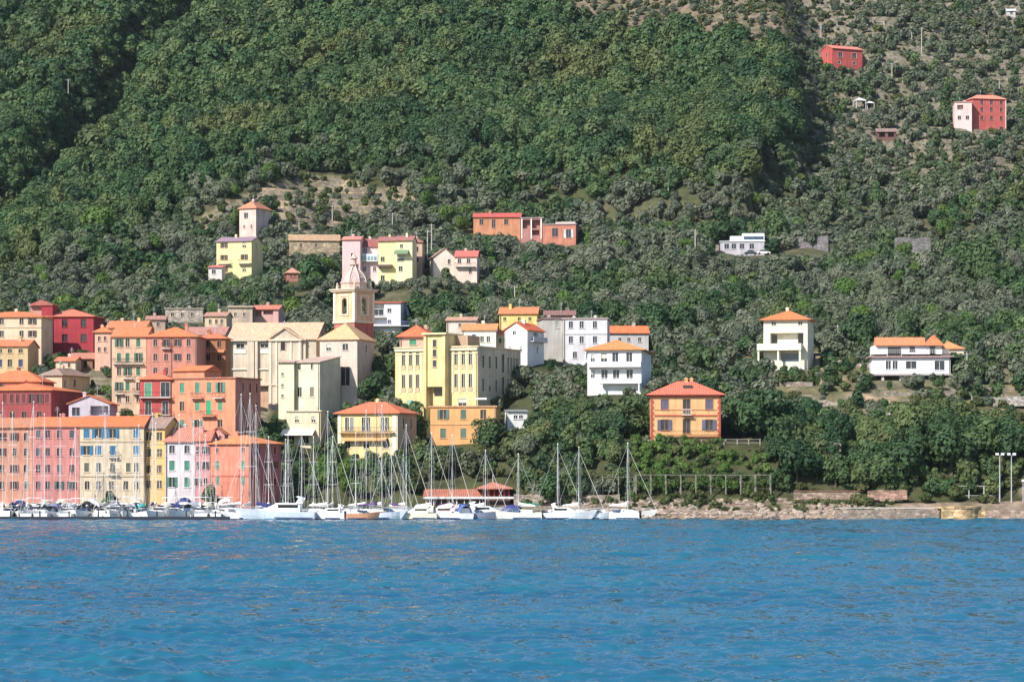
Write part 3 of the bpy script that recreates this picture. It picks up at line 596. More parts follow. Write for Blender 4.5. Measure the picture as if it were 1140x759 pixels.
b = MB(); b.loft([[(h.u(1030)-.2, y, zr), (h.u(1030)-.2, y, zr+.2), (h.u(1040), y, zr+2.3), (h.u(1051), y, zr+.2), (h.u(1051), y, zr), (h.u(1030)-.2, y, zr)] for y in (.2, 9)]); b.build('roof', tiles(C(230, 136, 84, 1.0)), h.root)
b = MB(); zq = h.z(387.9); e = [(h.u(1048.5), 1.9), (h.u(1076.5), 1.9), (h.u(1076.5), 9.5), (h.u(1048.5), 9.5)]; ap = (h.u(1057), 5.6, zq+1.9)
for i in range(4): b.poly((*e[i], zq+.01), (*e[(i+1) % 4], zq+.01), ap)
b.poly(*[(*p, zq) for p in e]); b.build('wing_roof', tiles(C(234, 146, 84, 1.0)), h.root)
for (px, py, w_, h_) in ((996, 390.8, 15, 10), (1016, 388.5, 6, 6), (1038.5, 389.5, 6.5, 9)):
    o = MB().box(h.u(px-w_/2), h.u(px+w_/2), .93, .995, h.z(py+h_/2), h.z(py-h_/2)).build('window', DARK, h.root)
    MB().box(h.u(px-w_/2)-.1, h.u(px-w_/2), .88, .99, h.z(py+h_/2), h.z(py-h_/2)).box(h.u(px+w_/2), h.u(px+w_/2)+.1, .88, .99, h.z(py+h_/2), h.z(py-h_/2)).build('frame', WHITE, o)
hb(h, 'window', 1059, 1066, 391.5, 400, 2.34, 2.39, DARK)
b = MB(); b.box(h.u(971), h.u(1057), -1.1, -1.04, zt+.85, zt+.92); b.box(h.u(971), h.u(1057), -1.1, -1.04, zt+.4, zt+.45)
for k in range(40): b.box(h.u(971+k*2.15), h.u(971+k*2.15)+.06, -1.09, -1.05, zt, zt+.85)
b.build('railing', GREYW, h.root)
hb(h, 'floor_slab', 968, 1059, 416.1, 418, -1.4, 9, plain((.35, .3, .3, 1)))
b = MB(); b.box(h.u(1001), h.u(1013), -.6, 6, h.z(440), h.z(418.05)); b.box(h.u(981), h.u(984), -.9, -.4, h.z(440), h.z(418.05)); b.box(h.u(1056), h.u(1058), -.9, -.4, h.z(440), h.z(418.05)); b.build('basement_wall', plaster(C(214, 205, 196), .5), h.root)
hb(h, 'basement_back', 975, 1058, 418.1, 445, 4, 4.3, plaster(C(150, 130, 120), .6))
# ---------------- upper slope
h = house('house', 'white house with red roof and dark loggia right of the bell tower', 'house', 412, 446, 337, 372, 676, 3, 9, (238, 232, 228), .3, 'gu', 7, (228, 96, 70), xs=457,
  wins=[((421,), (340.5,), 12, 6, 'L', None), ((421.5,), (347.5,), 10, 6.5, 'o', None), ((433.5,), (345.5,), 4, 4, 'o', None), ((422,), (357,), 16, 7, 'L', None), ((433.5,), (358,), 3.6, 4, 'o', None)], chim=0)
balcony(h, 413, 456, 362.5, 1.2, 'bars', GREYW, plain((.2, .25, .5, 1)))
h = house('house', 'slender pinkish house alone at the top of the sandy terraces', 'house', 266.5, 285, 232, 270, 846, 24, 8, (238, 206, 190), .6, 'hip', 9, (212, 132, 96), xs=299, wins=[((274,), (239.5,), 4.5, 6, 'o', None), ((272, 280), (252,), 2, 4, 'o', None)])
h = house('house', 'pale yellow three storey house with grey roof on the left slope', 'house', 241, 280, 268.5, 312, 786, 16, 9, (244, 222, 150), .35, 'gu', 6, (160, 128, 140), xs=289.5, wins=[((249.5, 272), (272.5, 286, 299), 4, 5.5, 'osb', BROWN)], side=[((.4,), (273,), 3, 6, 'o', None)])
balcony(h, 243, 257, 293, 1.2); balcony(h, 266, 280, 293, 1.2)
h = house('house', 'low white annex with pink roof beside the pale yellow house', 'house', 232, 247, 298, 312, 780, 4, 6, (234, 224, 214), .4, 'shed', 4, (214, 120, 110), wins=[((238,), (302.5,), 4, 4.5, 'o', None)], chim=0)
h = house('hut', 'small hut with pinkish roof in the olives right of the pale yellow house', 'hut', 320, 332, 304, 314, 778, -12, 6, (200, 130, 110), .5, 'hip', 6, (206, 140, 120), wins=[((324, 328), (306.5,), 2, 3, 'o', None)], chim=0)
h = house('house', 'low tan farm building with thatched brown roof above the pink house', 'farmhouse', 322, 378, 268, 282, 830, -4, 9, (206, 170, 130), .8, 'gu', 8, (190, 150, 112), wins=[((335, 352), (273,), 2.4, 4, 'o', None)], chim=0, wm=stone((.42, .33, .23, 1), 1.2))
h = house('house', 'tall pink house in the hillside cluster above the bell tower', 'house', 381, 401, 267, 318, 786, 6, 9, (242, 198, 196), .35, 'gu', 5, (222, 140, 120), wins=[((392,), (284, 300), 2.6, 4.5, 'o', None)])
h = house('house', 'pink house with glazed veranda and dark red gable in the hillside cluster', 'house', 401, 421, 275, 314, 789, 3, 8, (240, 206, 206), .3, 'gu', 10, (168, 90, 84), wins=[((406.5,), (279,), 4, 6, 'o', None), ((406, 417), (299.5,), 3, 5, 'o', None)])
hb(h, 'veranda', 401.2, 420.8, 283, 291.4, -1.3, -.01, plain((.62, .66, .68, 1))); b = MB()
for k in range(5): b.box(h.u(402.2+k*3.7), h.u(405+k*3.7), -1.34, -1.302, h.z(290), h.z(285.4))
b.build('veranda_glass', glass((.25, .35, .38, 1)), h.root)
h = house('house', 'pale yellow house with flat brown eaves in the hillside cluster', 'house', 421, 441, 268.5, 316, 786, 4, 9, (246, 226, 160), .35, 'gu', 6, (176, 112, 100), wins=[((426,), (288.5, 309), 4, 5, 'o', None)], chim=1)
hb(h, 'canopy', 420.8, 437, 295, 297.5, -1.6, -.01, plain((.12, .08, .07, 1)))
h = house('house', 'cream yellow house with green awning in the hillside cluster', 'house', 441, 459, 268, 316, 784, 6, 9, (248, 232, 176), .3, 'gu', 6.5, (178, 112, 102), wins=[((446,), (287.5,), 7, 6, 'b', None), ((446,), (299,), 4, 5.4, 'o', None), ((447,), (274,), 3, 4, 'o', None)])
awning(h, 439.5, 455, 278, 283, 1.8, (.16, .24, .14, 1))
h = house('house', 'narrow tan house with two shuttered windows at right end of the hillside cluster', 'house', 459.4, 470, 270, 304, 797, 4, 8, (214, 180, 150), .5, 'hip', 4.5, (170, 108, 96), wins=[((462.8,), (277.5, 289), 5.6, 5.4, 'o', None)])
h = house('house', 'white gabled house half hidden by a dark tree above the cypress', 'house', 482.5, 507, 287, 312, 793, -10, 8, (238, 226, 206), .35, 'gv', 11, (196, 146, 120), wins=[((500,), (291,), 3, 5, 'o', None)], chim=0)
h = house('house', 'pink white house with red roof and small balcony beside the white gable', 'house', 506.5, 531, 286, 316, 786, 6, 8, (240, 206, 186), .35, 'gu', 7.5, (222, 106, 92), xs=533.5, wins=[((511.5, 521.5), (290.5,), 3.6, 5, 'o', None), ((523.5,), (301.5,), 3, 6, 'o', None)])
balcony(h, 507, 529, 296.5, 1.3, 'bars', GREYW)
h = house('house', 'low orange house with red roof standing alone above the olive woods', 'house', 527, 579.5, 242, 262, 874, 2, 9, (222, 146, 100), .6, 'gu', 6, (204, 88, 76), wins=[((536, 563.5), (247,), 4, 6, 'o', None), ((549.5,), (249,), 3.6, 9, 'o', None)])
h = house('house', 'dark veranda house with white frames between two orange houses', 'house', 580, 603.5, 243, 272, 872, 2, 8, (190, 130, 120), .4, 'flat', 1, (170, 150, 145), wins=[((585.5, 596.5), (249.5,), 8.5, 9, 'L', None), ((596,), (259,), 8, 5.5, 'L', None)], chim=0)
for px in (581, 591.5, 602.5): hb(h, 'post', px-.6, px+.6, 243.2, 266, -.16, -.01, WHITE)
h = house('house', 'orange red terraced house with flat grey roof right of the dark veranda', 'house', 604, 641, 250, 273, 866, 8, 8, (214, 134, 104), .7, 'flat', 1, (180, 150, 140), xs=650, wins=[((618,), (258.5,), 6, 9, 'o', None), ((633,), (260,), 5, 9, 's', (.6, .6, .6, 1))], chim=1)
hb(h, 'roof_terrace', 618, 640, 246.5, 249, 1, 6, plain((.5, .42, .38, 1)))
h = house('house', 'long low white house with glazed roof terrace beside the shaded stone wall', 'house', 802, 851, 269, 284, 848, 3, 8, (205, 198, 205), .6, 'flat', .8, (225, 220, 222), wins=[((809, 817, 826, 837), (274,), 4.6, 5.5, 'o', None)], chim=0)
hb(h, 'roof_terrace', 813, 826, 262.5, 268.2, .6, 6, plain((.7, .7, .72, 1))); hb(h, 'roof_pavilion', 826.4, 851, 259.5, 268.2, .6, 6, plain((.74, .73, .72, 1)))
hb(h, 'pavilion_window', 828, 850, 263, 266.4, .5, .59, GLB)
h = house('house', 'small red house on the olive terraces near the top right', 'house', 926.5, 960, 54, 73, 1060, -24, 9, (216, 94, 84), .6, 'gu', 5, (232, 130, 110), wins=[((935.6, 951), (60.5,), 5, 5.4, 'o', None), ((934, 951), (69,), 3.6, 2.6, 'o', None)], frame=plain(C(235, 190, 175)), chim=1, xs=916.5, lside=[((.5,), (60,), 3, 5, 'o', None)])
b = MB(); b.box(h.W, h.W+1.6, 1, 5, h.z(75), h.z(62)); b.build('porch', plaster(C(190, 80, 75), .4), h.root)
h = house('house', 'tall red four storey house among olives at right edge', 'house', 1083, 1119.5, 110, 147.5, 992, -12, 9, (218, 100, 90), .6, 'hip', 5, (240, 140, 110), xs=1079.5, wins=[((1093, 1103.7, 1114.7), (113.6, 121.4, 131), 3.2, 4.6, 'o', None), ((1114.7,), (143.6,), 4, 6, 'o', None)], frame=plain(C(232, 140, 130)))
hb(h, 'downpipe', 1119.1, 1120, 110, 147, -.2, -.02, plain(C(245, 210, 200)))
h = house('house', 'low pinkish white annex at left of the tall red house', 'house', 1062.5, 1082, 114, 136, 989, 4, 7, (238, 206, 200), .35, 'flat', .8, (214, 150, 140), wins=[((1069,), (119.5,), 6, 5, 'L', None), ((1068, 1077), (131,), 3.4, 4, 'o', None)], chim=1)
h = house('shed', 'brown shed on the olive terraces below the white gazebo', 'shed', 976, 998, 147, 153, 993, 2, 5, (130, 95, 85), .7, 'gu', 4.5, (150, 120, 110), wins=[((982, 992), (150,), 6, 5, 'L', None)], chim=0)
h = house('hut', 'tiny white hut at the very top right of the hillside', 'hut', 1121, 1130.5, 12.5, 16, 1112, 4, 4, (200, 196, 190), .3, 'gu', 3, (225, 220, 215), wins=[((1126,), (14.5,), 2.6, 3, 'o', None)], chim=0)
def gazebo(px, y0, y1, d, w, lab):
    r = empty('gazebo', (X_at(px, d), d+w/2, Z_at(y1, d)), .2, lab, 'gazebo'); hh = (y1-y0)*S(d)
    for sx in (-1, 1):
        for sy in (-1, 1): MB().box(sx*w/2-.07, sx*w/2+.07, sy*w/2-.07, sy*w/2+.07, -1, hh*.62).build('post', WHITE, r)
    b = MB(); b.lathe([(w*.76, hh*.6), (w*.74, hh*.66), (w*.12, hh*.95), (.05, hh)], 4, rot=PI/4); b.build('canopy', WHITE, r)
gazebo(957.5, 108, 118, 1020, 3.6, 'white pyramid gazebo on the olive terraces'); gazebo(968.5, 112, 119, 1022, 2.6, 'smaller low white canopy right of the pyramid gazebo')
# ---------------- waterside pavilion
d = 517; pv = empty('pavilion', (X_at(472, d), d, Z_at(566, d)), 0, 'long low waterside pavilion with orange tiled roof and pyramid roofed kiosk', 'pavilion'); s = S(d); U = lambda px: (px-472)*s; Zv = lambda y: (566-y)*s
b = MB(); b.box(U(473), U(535), 1.2, 5, -1, Zv(553)); b.build('wall', plaster(C(150, 110, 95), .6), pv)
b = MB(); b.loft([[(x, -.5, Zv(553)), (x, -.5, Zv(552)), (x, 5.6, Zv(544.4)), (x, 5.6, Zv(545.2)), (x, -.5, Zv(553))] for x in (U(471), U(537))]); b.build('roof', tiles(C(196, 116, 88, 1.0)), pv)
b = MB(); b.box(U(471), U(575), -.9, -.55, Zv(555), Zv(552.6)); b.build('fascia', plain((.6, .6, .6, 1)), pv)
for k in range(8): MB().box(U(474+k*8.5), U(475+k*8.5), -.4, -.15, -1, Zv(553.2)).build('column', WHITE, pv)
b = MB(); b.box(U(537), U(568), .2, 5, -1, Zv(552)); b.build('kiosk_base', plaster(C(120, 90, 85), .6), pv)
for k in range(6): MB().box(U(538.5+k*5.5), U(540+k*5.5), .2, .5, Zv(552), Zv(544)).build('column', plain((.5, .08, .06, 1)), pv)
b = MB(); b.box(U(539), U(567), 1.5, 4.6, Zv(552), Zv(544)); b.build('kiosk_wall', plain((.28, .05, .05, 1)), pv)
b = MB(); e = [(U(530), -.9), (U(571), -.9), (U(571), 6), (U(530), 6)]; z0 = Zv(543.6)
b.poly(*[(*p, z0-.1) for p in e]); ap = (U(548.5), 2.5, Zv(536))
for i in range(4):
    j = (i+1) % 4; b.quad((*e[i], z0-.1), (*e[j], z0-.1), (*e[j], z0+.1), (*e[i], z0+.1)); b.poly((*e[i], z0+.1), (*e[j], z0+.1), ap)
b.build('kiosk_roof', tiles(C(200, 124, 100, 1.0)), pv); MB().box(U(548.3), U(548.8), 2.4, 2.6, Zv(536.5), Zv(528)).build('flagpole', WHITE, pv)
HOUSES.append(dict(x0=471, x1=571, top=536, base=566, d=d, fp=[(X_at(471, d), d), (X_at(575, d), d), (X_at(575, d), d+7), (X_at(471, d), d+7)], c=(X_at(520, d), d+2), cb=(X_at(520, d), d+5), z=1.4, W=17, L=7, loc=(X_at(471, d), d), th=0, label='pavilion'))
h = house('house', 'pale yellow narrow house peeping between the ruin and the church wall house', 'house', 228, 252, 352, 372, 640, 5, 7, (226, 200, 160), .6, 'gu', 5, (196, 140, 116), wins=[((234, 241, 247), (358,), 3, 5, 'ooc', BROWN)])
h = house('house', 'small tan house with grey pink roof left of the peeping pale yellow house', 'house', 163, 184, 356, 372, 645, -4, 7, (206, 172, 148), .7, 'gu', 5, (186, 132, 112), wins=[((168, 176), (361,), 3, 4.6, 'oo', None)])
h = house('house', 'low cream cottage with orange roof beside the crimson house garden wall', 'house', 62, 84, 402, 414, 598, 5, 6, (232, 208, 176), .6, 'gu', 5, (218, 124, 86), wins=[((68, 77), (406.5,), 3, 4.6, 'oc', BROWN)])
h = house('house', 'cream house with orange roof squeezed between school annexes, above the ochre building', 'house', 553, 566, 372, 392, 606, 3, 7, (238, 220, 190), .5, 'gu', 5, (226, 130, 84), wins=[((557, 562), (379,), 2.6, 5, 'oc', GREEN)])
# ------------------------------------------------------------------ terrain
def sm(a, b, x):
    t = np.clip((x - a) / (b - a), 0, 1); return t*t*(3-2*t)
PL = [(480,-8),(507,-5),(513.5,-3),(514.5,1.15),(528,1.5),(534,4.5),(546,10),(560,15),(590,24),(620,32),(640,37),(700,48),(780,62),(875,81),(1000,132),(1200,232),(1400,330),(1700,400)]
PR = [(480,-8),(499,-4),(502.5,-.6),(505,1.0),(510,1.6),(513,2.6),(517,4.2),(523,9.5),(528,13),(545,15.5),(560,20),(590,25.5),(620,33.5),(640,37.5),(700,48),(780,62),(875,81),(1000,132),(1200,232),(1400,330),(1700,400)]
def vnoise(X, Y, sc, seed):
    rs = np.random.RandomState(seed); out = np.zeros_like(X)
    for k in range(7):
        a = rs.uniform(0, 2*PI); f = 2*PI/sc*rs.uniform(.6, 1.7)
        out += np.sin(f*(X*math.cos(a) + Y*math.sin(a)) + rs.uniform(0, 6.28))
    return out/3.2
def wpt(px, d): return (X_at(px, d), d)
GUL = [wpt(300, 1310), wpt(255, 1178), wpt(195, 1120), wpt(132, 1062), wpt(58, 960), wpt(-5, 890), wpt(-50, 860)]
RIDG = [wpt(862, 1120), wpt(868, 1050), wpt(868, 985), wpt(850, 930)]
def segdist(X, Y, pts):
    best = np.full(X.shape, 1e9); side = np.zeros(X.shape)
    for (ax, ay), (bx, by) in zip(pts[:-1], pts[1:]):
        dx, dy = bx-ax, by-ay; L2 = dx*dx+dy*dy
        t = np.clip(((X-ax)*dx+(Y-ay)*dy)/L2, 0, 1)
        ex, ey = X-(ax+t*dx), Y-(ay+t*dy); q = np.hypot(ex, ey)
        cr = dx*ey - dy*ex
        m = q < best; best = np.where(m, q, best); side = np.where(m, np.sign(cr), side)
    return best, side
def base_h(X, Y):
    a = np.interp(Y, *zip(*PL)); b = np.interp(Y, *zip(*PR))
    px = CX + X*F/Y
    z = a + (b-a)*sm(330, 460, px)
    far = sm(640, 760, Y)
    z = z + far*(vnoise(X, Y, 95, 3)*3.2 + vnoise(X, Y, 38, 4)*1.1)
    dist, side = segdist(X, Y, GUL)          # side < 0: right of the line when walking towards the camera
    w = np.where(side > 0, 7.0, 8.0)
    z = z - 22*np.exp(-(dist/w)**2)*sm(850, 950, Y)
    z = z + 3*np.exp(-(dist/26.0)**2)*np.where(side < 0, 1, 0)*(1-np.exp(-(dist/11.0)**2))*sm(850, 950, Y)
    dist, side = segdist(X, Y, RIDG)         # woodland spur that drops to the olive terraces
    w = np.where(side > 0, 8.0, 46.0)
    z = z + 15*np.exp(-(dist/w)**2)
    return z
CPX = []; CPR = []
for q in HOUSES:
    for (p, dz) in ((q['c'], 0.0), (q['cb'], .4), (q['fp'][0], 0.0), (q['fp'][1], 0.0)):
        CPX.append(p); CPR.append(q['z'] + dz)
CPX = np.array(CPX); CPR = np.array(CPR) - base_h(CPX[:, 0], CPX[:, 1])
for (px, py, d) in ((570, 490, 536), (640, 500, 530), (690, 500, 528), (850, 492, 534), (930, 470, 560), (1000, 470, 560), (1100, 452, 575), (1140, 450, 575), (1060, 500, 530), (960, 520, 525)):
    p = np.array([X_at(px, d), d]); CPX = np.vstack([CPX, p]); CPR = np.append(CPR, Z_at(py, d) - base_h(p[None, 0], p[None, 1])[0])
def height(X, Y):
    X = np.asarray(X, float); Y = np.asarray(Y, float); shp = X.shape
    x, y = X.ravel(), Y.ravel(); z = base_h(x, y)
    num = np.zeros_like(x); den = np.full_like(x, .03)
    for (px, py), r in zip(CPX, CPR):
        sg = 8.5 if py < 700 else 12.0
        m = (np.abs(x-px) < 3*sg) & (np.abs(y-py) < 3*sg)
        if not m.any(): continue
        w = np.exp(-((x[m]-px)**2 + (y[m]-py)**2)/(2*sg*sg)); num[m] += w*r; den[m] += w
    corr = num/den
    z = z + corr*sm(512, 518, y)
    # dry-stone terraces
    px = CX + x*F/y; py = HZ-(z-CAMZ)*F/y
    mask = np.maximum(sm(870, 900, px)*(1-sm(205, 235, py)), sm(205, 240, px)*(1-sm(450, 475, px))*sm(185, 200, py)*(1-sm(285, 300, py)))
    mask = np.maximum(mask, sm(840, 880, px)*sm(395, 410, py)*(1-sm(480, 500, py))*.8)
    st = np.where(y > 700, 2.6, 1.8); zz_ = z + vnoise(x, y, 60, 9)*.8; fr = zz_/st - np.floor(zz_/st)
    zt = np.floor(zz_/st)*st + st*sm(.72, .95, fr) - vnoise(x, y, 60, 9)*.8
    z = z*(1-mask) + zt*mask
    return z.reshape(shp)
XS = np.arange(-330, 331, 1.5)
XS = np.concatenate([np.arange(-700, -330, 20), XS, np.arange(340, 720, 20)])
YS = np.concatenate([np.arange(480, 560, .8), np.arange(560, 1150, 1.25), np.arange(1150, 1700, 5)])
GX, GY = np.meshgrid(XS, YS); GZ = height(GX, GY)
def inpoly(px, py, poly):
    c = False; n = len(poly); j = n-1
    for i in range(n):
        xi, yi = poly[i]; xj, yj = poly[j]
        if (yi > py) != (yj > py) and px < (xj-xi)*(py-yi)/(yj-yi)+xi: c = not c
        j = i
    return c
def inpoly_np(PX, PY, poly):
    c = np.zeros(PX.shape, bool); n = len(poly); j = n-1
    for i in range(n):
        xi, yi = poly[i]; xj, yj = poly[j]
        if yi != yj: c ^= ((yi > PY) != (yj > PY)) & (PX < (xj-xi)*(PY-yi)/(yj-yi)+xi)
        j = i
    return c
SAND = [(216, 262), (228, 240), (262, 222), (300, 206), (340, 197), (385, 198), (410, 210), (452, 206), (466, 222), (440, 246), (400, 252), (372, 262), (335, 276), (322, 262), (306, 250), (296, 230), (262, 236), (246, 262), (226, 278)]
SCREE = [(560, -60), (560, -2), (612, 10), (640, 26), (700, 44), (760, 42), (820, 52), (900, 62), (960, 20), (1000, -60)]
GRASS = [(800, 372), (850, 400), (905, 392), (960, 405), (965, 430), (1060, 440), (1140, 432), (1140, 470), (1050, 462), (960, 478), (905, 470), (880, 430), (820, 415)]
PX, PY = pix(GX, GY, GZ)
DRY = np.array([.20, .155, .085]); TAN = np.array([.45, .33, .18]); SCR = np.array([.19, .145, .105]); WOODF = np.array([.055, .06, .03]); OLG = np.array([.105, .108, .062]); SHORE = np.array([.30, .22, .165]); PAVE = np.array([.36, .34, .32]); LAWN = np.array([.16, .17, .06])
colr = np.zeros(GX.shape + (3,)) + WOODF
nz = vnoise(GX, GY, 30, 21)*.5 + vnoise(GX, GY, 11, 22)*.5
def put(mask, c): 
    global colr
    colr = np.where(mask[..., None], c, colr)
put((PY < 232) & (PX > 878), OLG); put((PY < 232) & (PX > 878) & (nz > .4), np.array([.14, .13, .075])); put((PY < 232) & (PX > 878) & (nz < -.55), np.array([.11, .12, .055]))
put((PY > 225) & (PY < 400), np.array([.10, .095, .055])); put((PX > 720) & (PY > 340) & (PY < 480), np.array([.15, .14, .075]))
put(inpoly_np(PX, PY, SAND), TAN); put(inpoly_np(PX, PY, SAND) & (nz < -.2), DRY); put(inpoly_np(PX, PY, SAND) & (nz < -.45), np.array([.12, .12, .055]))
put(inpoly_np(PX, PY, SCREE), SCR); put(inpoly_np(PX, PY, GRASS), np.array([.16, .135, .075])); put(inpoly_np(PX, PY, GRASS) & (nz > .2), np.array([.33, .24, .16])); put(inpoly_np(PX, PY, GRASS) & (nz < -.4), LAWN)
put((GY < 520) & (PX > 560), SHORE); put((PX > 300) & (PX < 1140) & (GY > 515) & (GY < 560), np.array([.06, .062, .03])); put((GY < 529) & (GY > 513) & (PX < 312), PAVE); put((GY > 529) & (GY < 640) & (PX < 300), np.array([.24, .2, .14]))
me = bpy.data.meshes.new('terrain'); ny, nx = GX.shape
me.vertices.add(nx*ny); me.vertices.foreach_set('co', np.stack([GX, GY, GZ], -1).astype(np.float32).ravel())
ii = (np.arange(ny-1)[:, None]*nx + np.arange(nx-1)[None]).ravel()
quads = np.stack([ii, ii+1, ii+nx+1, ii+nx], -1).astype(np.int32)
me.loops.add(quads.size); me.loops.foreach_set('vertex_index', quads.ravel())
me.polygons.add(len(quads)); me.polygons.foreach_set('loop_start', np.arange(0, quads.size, 4, dtype=np.int32))
at = me.color_attributes.new('soil', 'FLOAT_COLOR', 'POINT')
at.data.foreach_set('color', np.concatenate([colr, np.maximum(sm(870, 900, PX)*(1-sm(205, 235, PY)), np.maximum(inpoly_np(PX, PY, SAND)*1.0, (PX > 840)*(PY > 395)*(PY < 500)))[..., None]], -1).astype(np.float32).ravel())
me.update(); me.validate()
t = NT('hillside_soil', .95, .1); w = t.tex('World')
a = t.node('ShaderNodeAttribute', attribute_name='soil').outputs['Color']
a = t.mix(1.0, a, t.ramp(t.noise(w, .35, 6, .65), [(.3, G_(.5)), (.7, G_(1.45))]), 'MULTIPLY')
a = t.mix(t.ramp(t.noise(w, .16, 5), [(.46, G_(0)), (.6, G_(.62))]), a, (.075, .085, .035, 1))
g = t.node('ShaderNodeNewGeometry'); sx = t.node('ShaderNodeSeparateXYZ'); t.l.new(g.outputs['True Normal'], sx.inputs[0])
vo = t.node('ShaderNodeTexVoronoi', i_Scale=1.1); t.l.new(w, vo.inputs['Vector'])
stn = t.mix(1.0, (.19, .165, .13, 1), t.ramp(vo.outputs['Color'], [(.1, G_(.5)), (.9, G_(1.3))]), 'MULTIPLY')
a = t.mix(t.mix(1.0, t.ramp(sx.outputs[2], [(.60, G_(.85)), (.8, G_(0))]), t.node('ShaderNodeAttribute', attribute_name='soil').outputs['Alpha'], 'MULTIPLY'), a, stn)
t.bump(t.noise(w, .9, 6, .7), .9, .5)
me.materials.append(t.base(a))
terr = place(me, 'hillside'); tag(terr, kind='structure')
def ground(x, y): return float(height(np.array([x]), np.array([y]))[0])
DD = np.concatenate([np.arange(503, 640, .7), np.arange(640, 1300, 2)])
def hit(px, py):
    z = height(X_at(px, DD), DD); yy = HZ-(z-CAMZ)*F/DD
    m = np.where((yy <= py))[0]
    if len(m) == 0: return None
    d = DD[m[0]]; return X_at(px, d), d, float(z[m[0]])

# ------------------------------------------------------------------ water
def build_water():
    xs = np.concatenate([[-900, -600, -350, -200], np.arange(-105, -46, .55), np.arange(-46, 46, .22), np.arange(46, 105.1, .55), [200, 350, 600, 900]])
    ys = np.concatenate([[-400, -200, -20, 40, 70, 85], np.arange(92, 150, .17), np.arange(150, 260, .38), np.arange(260, 517, .62)])
    X, Y = np.meshgrid(xs, ys); Z = np.zeros_like(X); DX = np.zeros_like(X); DY = np.zeros_like(X)
    rs = np.random.RandomState(8)
    step = np.interp(Y, [92, 150, 151, 260, 261, 517], [.17, .19, .38, .4, .6, .62])
    gust = .75 + .35*vnoise(X, Y*.45, 45, 31)
    for k in range(96):
        lam = 10**rs.uniform(-.35, .88); a = -PI/2 + rs.normal(0, .7); ph = rs.uniform(0, 6.28)
        amp = .0092*lam*(1.0 if lam < 2.5 else .6); kx, ky = math.cos(a)*2*PI/lam, math.sin(a)*2*PI/lam
        fade = np.clip((lam/step - 2.4)/2, 0, 1)*(np.abs(X) < 130)
        p = kx*X + ky*Y + ph; A = amp*fade*gust
        Z += A*np.cos(p); DX -= .8*A*math.cos(a)*np.sin(p); DY -= .8*A*math.sin(a)*np.sin(p)
    me = bpy.data.meshes.new('water'); ny, nx = X.shape
    me.vertices.add(nx*ny); me.vertices.foreach_set('co', np.stack([X+DX, Y+DY, Z], -1).astype(np.float32).ravel())
    ii = (np.arange(ny-1)[:, None]*nx + np.arange(nx-1)[None]).ravel()
    q = np.stack([ii, ii+1, ii+nx+1, ii+nx], -1).astype(np.int32)
    me.loops.add(q.size); me.loops.foreach_set('vertex_index', q.ravel())
    me.polygons.add(len(q)); me.polygons.foreach_set('loop_start', np.arange(0, q.size, 4, dtype=np.int32))
    me.polygons.foreach_set('use_smooth', np.ones(len(q), bool)); me.update(); me.validate()
    t = NT('sea_water', .07, .6); w = t.tex('World'); t.b.inputs['IOR'].default_value = 1.333
    gr = t.ramp(t.noise(t.tex('World', (.012, .03, 1)), 1, 4), [(.35, (.011, .078, .158, 1)), (.65, (.019, .118, .198, 1))])
    g = t.node('ShaderNodeNewGeometry'); sx = t.node('ShaderNodeSeparateXYZ'); t.l.new(g.outputs['Position'], sx.inputs[0])
    mr = t.node('ShaderNodeMapRange', i_From_Min=-.05, i_From_Max=.45); t.l.new(sx.outputs[2], mr.inputs['Value'])
    cc = t.mix(mr.outputs[0], gr, (.012, .115, .155, 1))
    n1 = t.noise(t.tex('World', (1, 1, 1)), 3.2, 4, .6); n2 = t.noise(t.tex('World', (.8, 1.0, 1)), 1.1, 4, .6)
    ad = t.node('ShaderNodeMath', operation='MULTIPLY_ADD'); ad.inputs[1].default_value = 2.2; t.l.new(n2, ad.inputs[0]); t.l.new(n1, ad.inputs[2])
    g2 = t.node('ShaderNodeNewGeometry'); acc = g2.outputs['Normal']
    for sc, k in ((.55, .5), (1.9, .65), (6.0, .4)):
        nn = t.node('ShaderNodeTexNoise', i_Scale=sc, i_Detail=3.0, i_Roughness=.6); t.l.new(t.tex('World'), nn.inputs['Vector'])
        v1 = t.node('ShaderNodeVectorMath', operation='SUBTRACT'); v1.inputs[1].default_value = (.5, .54, .5); t.l.new(nn.outputs['Color'], v1.inputs[0])
        v2 = t.node('ShaderNodeVectorMath', operation='MULTIPLY'); v2.inputs[1].default_value = (k*.7, k, 0); t.l.new(v1.outputs[0], v2.inputs[0])
        v3 = t.node('ShaderNodeVectorMath', operation='ADD'); t.l.new(acc, v3.inputs[0]); t.l.new(v2.outputs[0], v3.inputs[1]); acc = v3.outputs[0]
    vn = t.node('ShaderNodeVectorMath', operation='NORMALIZE'); t.l.new(acc, vn.inputs[0]); t.l.new(vn.outputs[0], t.b.inputs['Normal'])
    me.materials.append(t.base(cc)); return tag(place(me, 'water'), kind='structure')
build_water()
